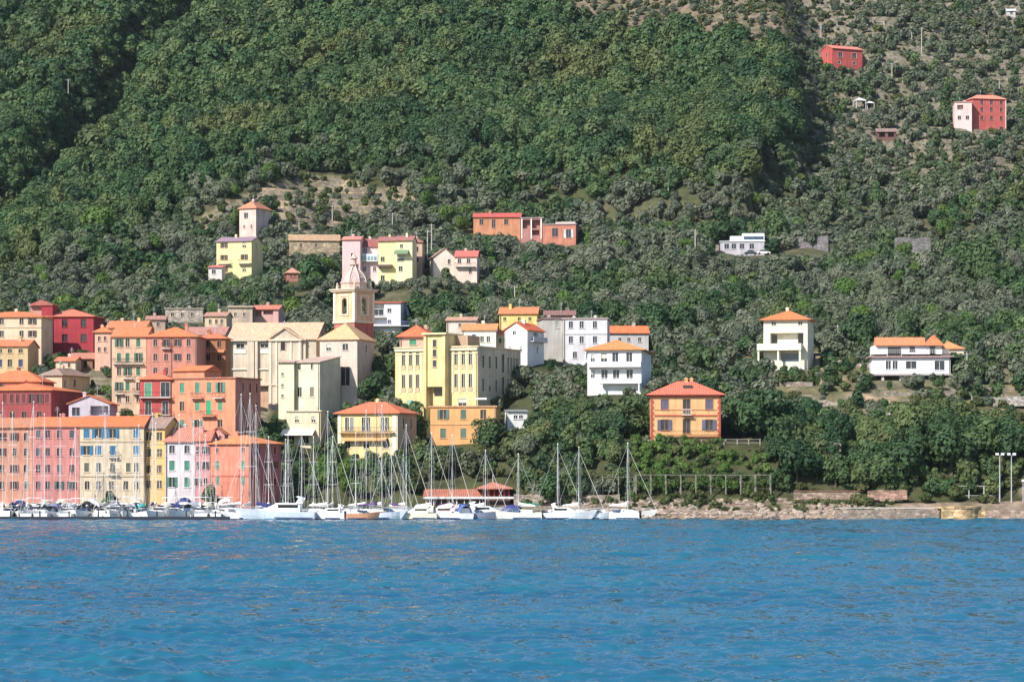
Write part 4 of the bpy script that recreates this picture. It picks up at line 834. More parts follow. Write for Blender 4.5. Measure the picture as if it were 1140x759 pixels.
# ------------------------------------------------------------------ quay, walls, shore
def wallstrip(name, lab, cat, x0, x1, yt, yb, d, thick, m, d1=None, yt1=None, yb1=None, cap=None):
    d1 = d1 or d; a = Vector((X_at(x0, d), d, 0)); b_ = Vector((X_at(x1, d1), d1, 0)); v = b_-a; L = v.length
    z0, z1 = Z_at(yb, d), Z_at(yt, d); q0, q1 = Z_at(yb1 or yb, d1), Z_at(yt1 or yt, d1)
    r = empty(name, (a.x, a.y, 0), math.atan2(v.y, v.x), lab, cat)
    k = MB(); n = max(2, int(L/2)); rr = random.Random(int(x0*7+d))
    secs = []
    for i in range(n+1):
        f = i/n; jt = rr.uniform(-.35, .25)
        secs.append([(L*f, 0, z0+(q0-z0)*f), (L*f, .12, z1+(q1-z1)*f+jt), (L*f, thick, z1+(q1-z1)*f+jt), (L*f, thick, z0+(q0-z0)*f), (L*f, 0, z0+(q0-z0)*f)])
    k.loft(secs); k.build('wall_body', m, r)
    if cap: 
        c = MB(); c.loft([[(L*f, -.08, z1+(q1-z1)*f+.13), (L*f, -.08, z1+(q1-z1)*f+.28), (L*f, thick+.08, z1+(q1-z1)*f+.28), (L*f, thick+.08, z1+(q1-z1)*f+.13), (L*f, -.08, z1+(q1-z1)*f+.13)] for f in (0, 1)]); c.build('coping', cap, r)
    return r
PST = stone((.32, .255, .21, 1), 1.3); GST = stone((.33, .3, .27, 1), 1.3); OST = stone((.52, .36, .2, 1), .8)
q = MB(); q.box(X_at(-60, 513.6), X_at(700, 513.6), 512.6, 514.6, -3, 1.2); tag(q.build('quay', plain((.45, .42, .38, 1), .9)), kind='structure')
# dark floating pontoon in front of the boats
pt = empty('pontoon', (X_at(-40, 493), 493, 0), 0, 'long dark floating pontoon in front of the left hand boats', 'pontoon')
Lp = X_at(254, 494)-X_at(-40, 494)
MB().box(0, Lp, 0, 2.2, -.3, .55).build('float', plain((.02, .025, .04, 1), .6), pt); MB().box(0, Lp, .02, 2.18, .55, .62).build('deck', plain((.05, .05, .055, 1), .8), pt)
for k in range(9): MB().lathe([(.13, -2), (.13, 1.5), (.02, 1.7)], 8, Lp*(k+.5)/9, 2.35).build('pile', DARKM, pt)
wallstrip('sea_wall', 'low pale stone sea wall along the shore left of the ochre bastion', 'sea wall', 930, 1046, 566.5, 581, 503.2, .8, PST, cap=plain((.5, .46, .41, 1), .9))
wallstrip('sea_wall', 'pinkish rough stone sea wall right of the ochre bastion', 'sea wall', 1094, 1160, 568, 582, 503.4, .8, stone((.42, .3, .24, 1), 1.0))
wallstrip('garden_wall', 'low pinkish garden wall with dark red coping behind the shore path', 'wall', 884, 958, 547.5, 556, 514, .5, stone((.33, .24, .19, 1), 1.2), cap=plain((.22, .1, .08, 1)))
wallstrip('garden_wall', 'short reddish garden wall above the pale sea wall', 'wall', 966, 1010, 545.5, 556, 514.6, .5, stone((.36, .22, .17, 1), 1.0))
wallstrip('stone_wall', 'weathered pinkish stone wall among the bank trees', 'stone wall', 908, 936, 492, 526, 524, .8, PST, 522)
wallstrip('stone_wall', 'grey wattle like retaining wall on the bank below the long white villa', 'stone wall', 955, 991, 459, 478, 556, .8, GST, 553)
wallstrip('stone_wall', 'dark grey road retaining wall at the right edge', 'stone wall', 1081, 1165, 440.5, 452, 580, .8, GST, 572, 441)
wallstrip('stone_wall', 'shaded purple grey stone wall right of the glazed roof terrace house', 'stone wall', 856, 922, 265, 286, 852, 1.0, stone((.2, .18, .19, 1), 1.2), 846, 263)  # shade on this wall is put into the dark stone colour
wallstrip('stone_wall', 'rough pinkish terrace wall at left of the long low white house', 'stone wall', 775, 800, 269, 286, 850, .8, stone((.34, .26, .24, 1), 1.2), 846, 273)
wallstrip('stone_wall', 'small shaded road wall between the two olive woods', 'stone wall', 996, 1036, 265, 284, 846, .8, stone((.17, .16, .16, 1), 1.2), 842, 264)  # stone colour darkened to stand for the shade on the wall
wallstrip('stone_wall', 'pink rose covered stone wall behind the moored boats', 'stone wall', 572, 690, 549, 568, 515, .6, PST, 514)
wallstrip('stone_wall', 'sunny dry stone terrace wall under the cream villa', 'stone wall', 868, 905, 424, 438, 590, .6, PST)
wallstrip('stone_wall', 'slanting purple roof like stone wall at the far right bank', 'stone wall', 1122, 1160, 486, 512, 533, .7, GST, 530, 494)
bs = empty('bastion', (X_at(1066, 506), 506, -1), 0, 'round ochre stone bastion rising from the water', 'bastion')
MB().lathe([(4.3, -1), (4.1, 2.0), (4.15, 2.9), (4.3, 2.95), (4.3, 3.3), (3.9, 3.32)], 28).build('drum_wall', OST, bs); MB().box(1.2, 4.6, -2.6, 2, -1, 2.6).build('buttress', OST, bs)
# rocks along the waterline
rk = MB(); rr = random.Random(4)
for i in range(1150):
    px = rr.uniform(690, 1150); d = rr.uniform(499.6, 506 if px < 930 else 503); r = rr.uniform(.15, .62)*(1.25 if rr.random() < .12 else 1)
    if i > 760: px = rr.uniform(640, 1000); d = rr.uniform(504, 515.5); r = rr.uniform(.15, .8)*(1.5 if rr.random() < .1 else 1)
    x = X_at(px, d); zg = max(-.3, np.interp(d, *zip(*PR)))
    n0 = len(rk.v)
    for (a, b_) in ((-.9, .5), (-.2, 1), (.6, .8)):
        for k in range(6):
            t_ = 2*PI*k/6+a; q_ = r*b_*rr.uniform(.75, 1.2); rk.v.append((x+q_*math.cos(t_)*1.3, d+q_*math.sin(t_), zg+a*r*.7*rr.uniform(.8, 1.2)))
    for i2 in range(2):
        for k in range(6):
            z_ = (k+1) % 6; rk.f.append((n0+i2*6+k, n0+i2*6+z_, n0+i2*6+6+z_, n0+i2*6+6+k))
    rk.f.append(tuple(n0+12+k for k in range(6)))
t = NT('shore_rock', .9, .2); w = t.tex('World'); a = t.ramp(t.noise(w, 1.4, 5), [(.3, (.18, .135, .105, 1)), (.7, (.45, .37, .30, 1))]); t.bump(t.noise(w, 4, 5), .6, .1)
g = t.node('ShaderNodeNewGeometry'); sx = t.node('ShaderNodeSeparateXYZ'); t.l.new(g.outputs['Position'], sx.inputs[0])
a = t.mix(t.ramp(sx.outputs[2], [(.12, G_(1)), (.3, G_(0))]), a, (.05, .05, .05, 1)); tag(rk.build('rocks', t.base(a)), kind='stuff')
for (xa, xb, ya, yb, hh, lab) in ((822, 846, 404, 404, 4, 'short dry stone wall at left of the cream villa'), (905, 968, 405, 409, 5, 'long dry stone terrace wall between the cream villa and the long white villa'), (985, 1072, 441, 440, 5, 'long stone terrace wall under the long white villa'), (872, 950, 449, 452, 5, 'stone terrace wall on the grass above the bank trees'),
    (890, 936, 88, 90, 3, 'low terrace wall below the small red house'), (975, 1050, 62, 65, 3, 'long terrace wall right of the small red house'), (985, 1060, 116, 113, 3, 'terrace wall between the white gazebo and the tall red house'), (900, 950, 128, 131, 3, 'terrace wall below and left of the white gazebo'), (1010, 1075, 160, 158, 3, 'terrace wall below the brown shed'), (1040, 1110, 36, 33, 3, 'high terrace wall under the tiny white hut'), (925, 985, 24, 27, 3, 'topmost terrace wall above the small red house'), (1085, 1135, 76, 73, 3, 'terrace wall above the tall red house'), (310, 352, 345, 343, 5, 'old stone terrace wall behind the church roof')):
    pa, pb = hit(xa, ya), hit(xb, yb)
    if pa and pb: wallstrip('stone_wall', lab, 'stone wall', xa, xb, ya-hh, ya+4, pa[1]-.4, .6, stone((.33, .28, .23, 1), 1.5), pb[1]-.4, yb-hh, yb+4)
# pergolas and fences
def pergola(lab, x0, x1, yt, yb, d, n, m, name='pergola', leafy=True):
    r = empty(name, (X_at(x0, d), d, Z_at(yb, d)), 0, lab, name); L = (x1-x0)*S(d); H = (yb-yt)*S(d)
    for k in range(n+1):
        MB().box(L*k/n-.09, L*k/n+.09, -.09, .09, -1.5, H).build('post', m, r)
        if leafy: MB().box(L*k/n-.1, L*k/n+.1, 2.1, 2.3, -1.5, H).build('post', m, r)
    b = MB(); b.box(-.2, L+.2, -.04, .04, H, H+.08)
    if leafy:
        b.box(-.2, L+.2, 2.14, 2.26, H, H+.12)
        for k in range(n*3+1): b.box(L*k/(n*3)-.04, L*k/(n*3)+.04, -.3, 2.5, H+.121, H+.2)
    else: b.box(-.1, L+.1, -.04, .04, H*.5, H*.5+.08)
    b.build('beam', m, r); return r
PWH = plain((.22, .2, .17, 1)); 
pergola('overgrown white pergola with square posts under the orange villa', 708, 858, 529, 541, 515, 9, PWH)
pergola('white post garden fence on terrace edge right of the orange villa', 808, 846, 489, 497, 529, 3, plain((.3, .27, .24, 1)), 'fence', False)
pergola('long pale railing on the hedge terrace below the orange villa', 688, 806, 489.5, 499, 528.5, 14, plain((.3, .27, .22, 1)), 'fence', False)
pergola('short white pergola behind the right hand sailboats', 671, 706, 531, 541, 515.5, 2, PWH)
pergola('wire court fence with thin posts at the right end of the shore', 1062, 1112, 541, 562, 517, 3, STEEL, 'fence', False)
# poles and lamps
def pole(px, yt, yb, d, r, lab, arms=1, m=None, name='utility_pole', cat='utility pole'):
    x = X_at(px, d); z0 = Z_at(yb, d); H = (yb-yt)*S(d); o = empty(name, (x, d, z0), 0, lab, cat)
    MB().lathe([(r*1.25, -3), (r, H*.5), (r*.75, H)], 8).build('post', m or plain((.42, .39, .36, 1)), o)
    for k in range(arms): MB().box(-.9, .9, -.06, .06, H-.5-k*.8, H-.38-k*.8).build('cross_arm', plain((.35, .33, .31, 1)), o)
for px, yt, yb, lab in ((76, 88, 118, 'thin tall pylon beside the dark gully of the forest'), (370, 228, 250, 'slim pole on the sandy terraces'), (333, 247, 272, 'slim pole on the terrace edge right of the slender pinkish house'),
    (437, 237, 262, 'slim pole above the yellow houses of the hillside cluster'), (476, 256, 300, 'tall pale pole right of the narrow tan house'), (480.5, 249, 300, 'taller twin pole by the narrow tan house'), (774, 255, 286, 'pole left of the glazed roof terrace house'),
    (744, 203, 222, 'faint pole in the upper woods above the olive grove'), (1026, 31, 58, 'taller of two poles on the top right terraces'), (1015, 36, 54, 'shorter of two poles on the top right terraces'), (993, 70, 96, 'pole between the two red hillside houses'),
    (1112.5, 88, 110, 'mast behind the tall red house'), (914, 26, 50, 'pole above the small red house'), (932.5, 361, 392, 'pale pole right of the cream villa'), (1076.5, 392, 440, 'tall pole at the right corner of the long white villa'), (573, 318, 352, 'pole rising from trees above the yellow roof')):
    p = hit(px, yb) if yb < 430 else (0, 592, 0)
    pole(px, yt, yb, min(p[1], 1200), .13 if p[1] < 700 else .16, lab)
for px, lab in ((1113, 'tall twin headed floodlight at left of the pair by the right edge'), (1126, 'tall twin headed floodlight at right of the pair by the right edge')):
    d = 514; o = empty('street_lamp', (X_at(px, d), d, 1.4), 0, lab, 'floodlight'); H = Z_at(507, d)-1.4
    MB().lathe([(.13, -.5), (.07, H)], 8).build('post', STEEL, o); MB().box(-.75, .75, -.04, .04, H, H+.08).build('cross_arm', STEEL, o)
    for sx in (-.5, .5): MB().box(sx-.28, sx+.28, -.3, .1, H+.08, H+.5).build('lamp_head', plain((.65, .66, .68, 1)), o)
o = empty('street_lamp', (X_at(1139, 514), 514, 1.4), 0, 'short single lamp post at the very right edge', 'lamp post'); MB().lathe([(.1, -.5), (.06, 5.2)], 8).build('post', STEEL, o); MB().lathe([(.1, 5.2), (.3, 5.35), (.2, 5.7)], 8).build('lamp_head', WHITE, o)
ct = empty('container', (X_at(579, 512.5), 513.6, 1.2), 0, 'green container behind the white motor boats', 'container'); MB().box(0, 3.6, 0, 1.6, .05, 1.5).build('body', slats((.03, .22, .14, 1)), ct); MB().box(-.04, 3.64, -.04, 1.64, 1.501, 1.58).build('lid', plain((.04, .26, .17, 1)), ct)
def car(px, py, d, c, lab, rz=0):
    o = empty('parked_car', (X_at(px, d), d, Z_at(py, d)), rz, lab, 'car'); m = plain(c, .3, .5)
    b = MB(); pr = [(-2.0, .3), (-2.05, .75), (-1.4, .92), (1.3, .9), (2.0, .75), (2.05, .3)]; b.prism(pr, -.82, .82); b.build('body', m, o)
    b = MB(); b.prism([(-1.4, .93), (-.85, 1.42), (.6, 1.42), (1.15, .93)], -.72, .72); b.build('cabin', GL, o); MB().box(-.8, .55, -.7, .7, 1.421, 1.46).build('roof', m, o)
    for x in (-1.25, 1.3):
        for y in (-.84, .64):
            k = MB(); k.v = []; k.lathe([(.33, 0), (.33, .2)], 12); k.v = [(p[0]+x, p[2]+y, p[1]+.33) for p in k.v]; k.build('wheel', DARKM, o)
car(836, 284, 843, (.05, .05, .06, 1), 'dark car parked in front of the long low white house'); car(850, 283.5, 842, (.7, .7, .72, 1), 'pale car parked beside the shaded stone wall')
# ------------------------------------------------------------------ boats
def hull_mesh(L, B, fb, m, flare=1.0, transom=.75):
    b = MB(); secs = []; n = 12
    for i in range(n+1):
        t = i/n; x = -L*.5 + L*t
        w = B/2*(transom + (1-transom)*math.sin(min(1, t/.45)*PI/2)) if t < .45 else B/2*max(.02, 1-((t-.45)/.55)**2.2)
        sh = fb*(1 + .75*max(0, t-.3)**1.5); xo = .13*L*max(0, (t-.6)/.4)**1.5
        wl = w*(.84 if t < .55 else .84-.6*(t-.55)/.45)
        secs.append([(x+xo, -w, sh), (x+xo*.5, -(w+wl)/2*1.0, sh*.45), (x, -wl, 0), (x-.02*L*t, -wl*.5, -.35), (x-.02*L*t, wl*.5, -.35), (x, wl, 0), (x+xo*.5, (w+wl)/2, sh*.45), (x+xo, w, sh), (x+xo, 0, sh+.05), (x+xo, -w, sh)])
    b.loft(secs); return b
@cached
def hullpaint(c):
    t = NT('hull_paint', .3, .5); v = t.tex('Object'); sx = t.node('ShaderNodeSeparateXYZ'); t.l.new(v, sx.inputs[0])
    a = t.mix(1.0, c, t.ramp(t.noise(v, 1.2, 4), [(.3, G_(.86)), (.7, G_(1.05))]), 'MULTIPLY')
    return t.base(t.mix(t.ramp(sx.outputs[2], [(.16, G_(1)), (.19, G_(0))]), a, (.03, .035, .06, 1)))
def sailboat(px, yt, d, hdg, L, hullc, cover, lab, hood=None, stripe=None, mastm=None):
    x = X_at(px, d); H = Z_at(yt, d); B = L*.31; fb = .95 + L*.02
    o = empty('sailing_yacht', (x, d, 0), math.radians(hdg), lab, 'sailing boat')
    hm = hullpaint(hullc); mm = mastm or plain((.62, .61, .58, 1), .4, .5); off = -.04*L
    sh = lambda b: setattr(b, 'v', [(p[0]+off, p[1], p[2]) for p in b.v]) or b
    sh(hull_mesh(L, B, fb, hm)).build('hull', hm, o)
    st = MB()
    for sgn in (-1, 1):
        st.loft([[(-L*.42+off, sgn*(B*.5*.9), fb*.8), (-L*.42+off, sgn*(B*.5*.9+.012), fb*.9), (-L*.42+off, sgn*B*.5*.9, fb*.9)], [(L*.08+off, sgn*(B*.5+.005), fb*.82), (L*.08+off, sgn*(B*.5+.02), fb*.92), (L*.08+off, sgn*(B*.5+.005), fb*.92)]], False)
    st.build('hull_stripe', plain(stripe or (.04, .07, .2, 1), .4), o)
    c = MB(); zc = fb+.04
    c.loft([[(xx+off, -w, zc), (xx+off+dx, -w*.82, zc+hh), (xx+off+dx, w*.82, zc+hh), (xx+off, w, zc), (xx+off, -w, zc)] for xx, w, hh, dx in ((-L*.16, B*.33, .58, .05), (L*.1, B*.3, .5, 0), (L*.27, B*.14, .18, -.15))])
    cb = c.build('cabin', plain((.8, .79, .77, 1), .4), o)
    c = MB()
    for sgn in (-1, 1):
        for k in range(3): c.box(-L*.12+off+k*L*.08, -L*.12+off+k*L*.08+L*.055, sgn*B*.3-.03*(1 if sgn > 0 else 1), sgn*B*.3+.03, zc+.2, zc+.38)
    c.build('cabin_window', DARK, cb)
    ms = MB().lathe([(.062, fb), (.058, H*.6), (.042, H)], 8); mo = ms.build('mast', mm, o)
    sp = MB()
    for f in (.42, .7): sp.box(-.035, .035, -B*.36*(1.1-f*.4), B*.36*(1.1-f*.4), H*f, H*f+.06)
    sp.build('spreader', mm, mo)
    MB().lathe([(.05, H), (.16, H+.08), (.02, H+.3)], 6).build('masthead_light', WHITE, mo)
    bo = MB().tube([(-.1, 0, fb+1.15), (-L*.38, 0, fb+1.2)], .065, 6).build('boom', mm, o)
    if cover:
        MB().tube([(-.12, 0, fb+1.62), (-L*.12, 0, fb+1.5), (-L*.36, 0, fb+1.32)], .3, 8, .13).build('sail_cover', plain(cover, .8), bo)
    rg = MB(); bow = (L*.61+off, 0, fb*1.42); stn = (-L*.49+off, 0, fb)
    rg.tube([(0, 0, H*.99), stn], .022, 4)
    for sgn in (-1, 1):
        rg.tube([(0, 0, H*.98), (0, sgn*B*.36*.82, H*.7), (0, sgn*B*.36*.93, H*.42), (-.2, sgn*B*.46, fb)], .02, 4); rg.tube([(0, 0, H*.68), (.35, sgn*B*.46, fb)], .02, 4)
    rg.build('rigging', STEEL, o)
    MB().tube([(.02, 0, H*.95), (bow[0]*.5, 0, (H*.95+bow[2])/2), bow], .022, 6, .045).build('furled_jib', plain((.58, .57, .55, 1), .8), o)
    rl = MB()
    for sgn in (-1, 1):
        pts = [(-L*.48+off, sgn*B*.36, fb+.6), (-L*.2+off, sgn*B*.47, fb+.62), (L*.15+off, sgn*B*.48, fb+.7), (L*.38+off, sgn*B*.27, fb+.85), (L*.58+off, 0, fb*1.4+.6)]
        rl.tube(pts, .025, 4)
        for p in pts: rl.tube([(p[0], p[1], p[2]-.62), p], .02, 4)
    rl.build('guard_rail', STEEL, o)
    if hood:
        c = MB(); c.loft([[(-L*.17+off+dx, B*.33*math.cos(t), fb+.3+hh*math.sin(t)) for t in [k*PI/8 for k in range(9)]] for dx, hh in ((0, 1.25), (.9, 1.1), (1.5, .3))], False); c.build('spray_hood', plain(hood, .8), o)
    fd = MB()
    for k in range(3):
        for sgn in (-1, 1): fd.lathe([(.04, fb*.25), (.13, fb*.35), (.13, fb*.75), (.04, fb*.85)], 7, -L*.25+k*L*.2+off, sgn*(B*.5+.12))
    fd.build('fenders', plain((.12, .13, .3, 1) if L > 10 else (.7, .7, .72, 1), .5), o)
    return o
NAVY = (.03, .04, .16, 1); WHT = (.8, .79, .77, 1); CREAM = (.72, .66, .5, 1); PURP = (.09, .05, .16, 1)
RB = random.Random(21)
LAND = [(-40, 36, 'leftmost salmon house'), (36, 88, 'rose pink house'), (88, 160, 'blue shuttered cream house'), (160, 183, 'narrow yellow townhouse'), (183, 218, 'white townhouse'), (218, 262, 'salmon waterfront house'), (262, 310, 'shaded red wall'), (310, 362, 'white awning house'), (362, 445, 'orange awning house'), (445, 560, 'long orange roofed pavilion'), (560, 640, 'rose covered wall'), (640, 760, 'white pergola')]
def near(px): return next((n for a, b, n in LAND if a <= px < b), 'shore')
# mast pixel, mast top, distance, heading, length, sail cover colour, hood colour
MASTS = [(3, 449, 503, 100, 11.5, WHT, None), (14, 460, 507, 84, 10.5, NAVY, None), (30.5, 481, 500, 96, 8.5, WHT, None), (37.5, 448, 509, 80, 12, CREAM, None), (49.5, 462, 501, 92, 10.5, WHT, (.12, .14, .22, 1)), (67, 462, 505, 97, 10.5, NAVY, None), (84, 478, 501, 78, 9, WHT, None), (108, 487, 502, 105, 8.5, WHT, (.5, .5, .48, 1)), (117, 461, 508, 90, 11, CREAM, None), (130, 490, 500, 70, 8, WHT, None),
  (151, 479, 504, 96, 9.5, NAVY, None), (154.5, 474, 509, 84, 9.5, WHT, None), (170, 461, 506, 92, 10.5, NAVY, None), (173.5, 472, 509.5, 88, 9.8, WHT, None), (199.5, 463, 504, 20, 11, NAVY, None), (215.5, 470, 508, 82, 10, WHT, None), (222.5, 468.5, 502, 98, 10, WHT, None), (229, 485, 507, 74, 8.5, CREAM, None), (240.5, 490, 501, 95, 8, WHT, None), (268.5, 440, 507, 28, 12.5, WHT, None), (278.4, 439, 510, 80, 12.5, WHT, None), (285, 452, 503.5, 160, 11.4, NAVY, NAVY), (299, 487, 508, 86, 8.5, WHT, None),
  (318, 490, 508, 96, 8.2, WHT, None), (320.8, 485, 510.5, 80, 8.6, WHT, None), (336, 481, 507, -26, 9, NAVY, None), (349, 487, 509, 90, 8.5, WHT, None), (365, 459, 505, -30, 11, WHT, None), (370.5, 487, 509.5, 75, 8.5, WHT, None), (396, 483, 504, 92, 9, CREAM, None), (407.7, 458, 507, -34, 11, WHT, (.2, .2, .24, 1)), (419.5, 448, 502.5, -38, 12, PURP, None), (425.2, 452, 508, -30, 11.5, WHT, None), (436, 489, 504, 152, 8.5, PURP, None), (449, 507, 509, -40, 7, WHT, None), (452.3, 474, 502.5, -32, 10, CREAM, None),
  (480.5, 483, 504, -28, 9, WHT, (.45, .28, .28, 1)), (503.5, 485, 505, -42, 9, NAVY, NAVY), (540.5, 502, 507, -30, 8, WHT, None), (577, 506, 505, 165, 8.4, WHT, None), (621, 495, 504, 12, 8.6, (.06, .03, .03, 1), None), (644.5, 498.5, 504.5, -24, 8.6, WHT, None), (699, 494, 505.5, -18, 9.4, WHT, None)]
CN = {id(WHT): 'white', id(NAVY): 'navy', id(CREAM): 'cream', id(PURP): 'dark purple'}
for i, (px, yt, d, hd, L, cv, hood) in enumerate(MASTS):
    hc = (.82, .81, .79, 1) if i not in (41-1,) else (.07, .02, .02, 1)
    if i in (31,): hc = (.55, .6, .68, 1)
    mm = plain((.05, .05, .06, 1)) if i == 31 else None
    size = 'very tall' if yt < 455 else 'tall' if yt < 475 else 'medium' if yt < 486 else 'short'
    pose = 'bow or stern towards the sea' if 60 < abs(hd) < 120 else 'lying broadside'
    lab = '%s masted white yacht, %s sail cover, before the %s' % (size, CN.get(id(cv), 'black'), near(px))
    if i == 31: lab = 'blue grey yacht with the only black mast, before the yellow house with orange awning'
    if i == 40: lab = 'dark red hulled yacht with black sail cover before the rose covered wall'
    o = sailboat(px, yt, d, hd, L, hc, cv, lab, hood, stripe=RB.choice([(.04, .07, .2, 1), (.3, .04, .04, 1), (.1, .1, .12, 1), (.05, .2, .3, 1)]), mastm=mm)
    o['group'] = 'sailing yachts moored along the quay'
def motorboat(px, d, hdg, L, hullc, lab, style='cruiser', canopy=None, name='motor_boat'):
    o = empty(name, (X_at(px, d), d, 0), math.radians(hdg), lab, 'motor boat', 'motor boats moored along the quay')
    B = L*.34; fb = .75+L*.05; hm = hullpaint(hullc)
    hull_mesh(L, B, fb, hm, transom=.92).build('hull', hm, o)
    b = MB()
    for sgn in (-1, 1): b.loft([[(-L*.48, sgn*(B*.46), fb*.15), (-L*.48, sgn*(B*.46+.02), fb*.3), (-L*.48, sgn*B*.46, fb*.3)], [(L*.05, sgn*(B*.5*.95), fb*.2), (L*.05, sgn*(B*.5*.95+.03), fb*.34), (L*.05, sgn*B*.5*.95, fb*.34)]], False)
    b.build('hull_stripe', plain((.05, .08, .2, 1)), o)
    wm = plain((.82, .81, .8, 1), .35, .5); k = L/10
    if style == 'cruiser':
        b = MB(); b.loft([[(x, -w, fb), (x+dx, -w*.86, fb+hh), (x+dx, w*.86, fb+hh), (x, w, fb), (x, -w, fb)] for x, w, hh, dx in ((-L*.3, B*.42, 1.15*k, 0), (L*.02, B*.42, 1.2*k, 0), (L*.2, B*.34, .5*k, -.2), (L*.36, B*.16, .2, -.1))]); cb = b.build('cabin', wm, o)
        b = MB(); b.loft([[(x, -w, z), (x, -w, z+.42*k), (x, w, z+.42*k), (x, w, z), (x, -w, z)] for x, w, z in ((-L*.27, B*.415, fb+.58*k), (L*.0, B*.41, fb+.58*k))]); b.loft([[(L*.04, -B*.36, fb+1.1*k), (L*.04, B*.36, fb+1.1*k), (L*.04-.1, B*.36, fb+1.12*k)], [(L*.17, -B*.34, fb+.62*k), (L*.17, B*.34, fb+.62*k), (L*.17-.1, B*.34, fb+.62*k)]], False); b.build('cabin_window', DARK, cb)
        b = MB(); b.loft([[(-L*.3, -B*.42, fb+1.16*k), (-L*.34, -B*.42, fb+1.9*k), (-L*.28, -B*.3, fb+2.15*k), (-L*.28, B*.3, fb+2.15*k), (-L*.34, B*.42, fb+1.9*k), (-L*.3, B*.42, fb+1.16*k)], [(-L*.24, -B*.42, fb+1.16*k), (-L*.29, -B*.42, fb+1.9*k), (-L*.24, -B*.3, fb+2.05*k), (-L*.24, B*.3, fb+2.05*k), (-L*.29, B*.42, fb+1.9*k), (-L*.24, B*.42, fb+1.16*k)]], False); b.build('radar_arch', wm, o)
    else:
        b = MB(); b.loft([[(-L*.05, -B*.36, fb), (-L*.08, -B*.3, fb+.95*k), (-L*.08, B*.3, fb+.95*k), (-L*.05, B*.36, fb), (-L*.05, -B*.36, fb)], [(L*.2, -B*.28, fb), (L*.08, -B*.24, fb+.75*k), (L*.08, B*.24, fb+.75*k), (L*.2, B*.28, fb), (L*.2, -B*.28, fb)]]); b.build('windscreen', GLB, o)
        MB().box(-L*.32, -L*.14, -B*.3, B*.3, fb, fb+.55*k).build('seat', plain((.7, .67, .6, 1)), o)
        MB().box(-L*.55, -L*.49, -.22, .22, .3, fb+.5).build('outboard_motor', DARKM, o)
    if canopy:
        b = MB(); b.loft([[(x, B*.42*math.cos(t), fb+z+hh*math.sin(t)) for t in [q*PI/8 for q in range(9)]] for x, z, hh in ((-L*.42, .2, 1.4*k), (-L*.2, .3, 1.8*k), (L*.02, .3, 1.2*k))], False); b.build('canopy', plain(canopy, .8), o)
    rl = MB()
    for sgn in (-1, 1):
        pts = [(L*.05, sgn*B*.45, fb*1.1+.5), (L*.3, sgn*B*.34, fb*1.25+.5), (L*.56, sgn*.05, fb*1.4+.5)]
        rl.tube(pts, .025, 4)
        for p in pts: rl.tube([(p[0], p[1], p[2]-.55), p], .02, 4)
    rl.build('bow_rail', STEEL, o)
    return o
W_ = (.82, .81, .8, 1); CRM = (.74, .68, .5, 1)
motorboat(311, 498.5, 176, 13.0, (.60, .66, .72, 1), 'large pale grey blue cabin cruiser with two dark windows, lying before the shaded red wall')
motorboat(268, 500, 190, 7.5, W_, 'white motor boat at the outer end of the dark pontoon', 'open')
motorboat(366, 499, 168, 7.6, W_, 'white motor cruiser just right of the large pale blue cruiser')
motorboat(384, 500, 95, 6.5, W_, 'white motor boat seen end on, left of the orange dinghy')
motorboat(405, 497.5, 14, 6.4, (.72, .36, .2, 1), 'orange and white open dinghy at the front edge of the moored boats', 'open')
motorboat(430, 499.5, 8, 9.4, (.72, .74, .78, 1), 'pale lilac hulled motor cruiser in front of the black mast yacht', 'open')
motorboat(463, 500, 172, 7.8, CRM, 'cream topped motor boat right of the pale lilac cruiser', 'cruiser', CREAM)
motorboat(489, 500.5, 168, 8.2, W_, 'white motor cruiser with pinkish canopy before the pavilion roof', 'cruiser', (.6, .42, .42, 1))
motorboat(512, 499.5, 110, 8.0, W_, 'white motor boat with blue canopy seen bow on before the pavilion', 'cruiser', (.1, .16, .38, 1))
motorboat(532, 499, -4, 7.2, (.24, .26, .33, 1), 'dark grey hulled motor boat with white deck under the pyramid kiosk', 'open')
motorboat(543, 503.5, 12, 9.4, W_, 'big white motor cruiser under the pyramid roofed kiosk')
motorboat(562, 505.5, 160, 7.0, W_, 'motor boat under a tall dark navy tarpaulin beside the kiosk', 'open', NAVY)
motorboat(574, 499, 178, 9.4, (.72, .7, .62, 1), 'long low pale grey beige motor boat below the green container', 'open')
motorboat(607, 500, 4, 5.4, (.07, .02, .02, 1), 'small dark maroon motor boat between the beige boat and the white sloop', 'open')
motorboat(632, 499, -8, 8.4, W_, 'sleek white motor cruiser in front of the rightmost sail boats', 'cruiser')
motorboat(664, 499.8, 6, 7.0, W_, 'white open motor boat right of the sleek white cruiser', 'open')
motorboat(688, 500.2, 176, 7.6, W_, 'last white motor boat at right end of the moorings', 'open')
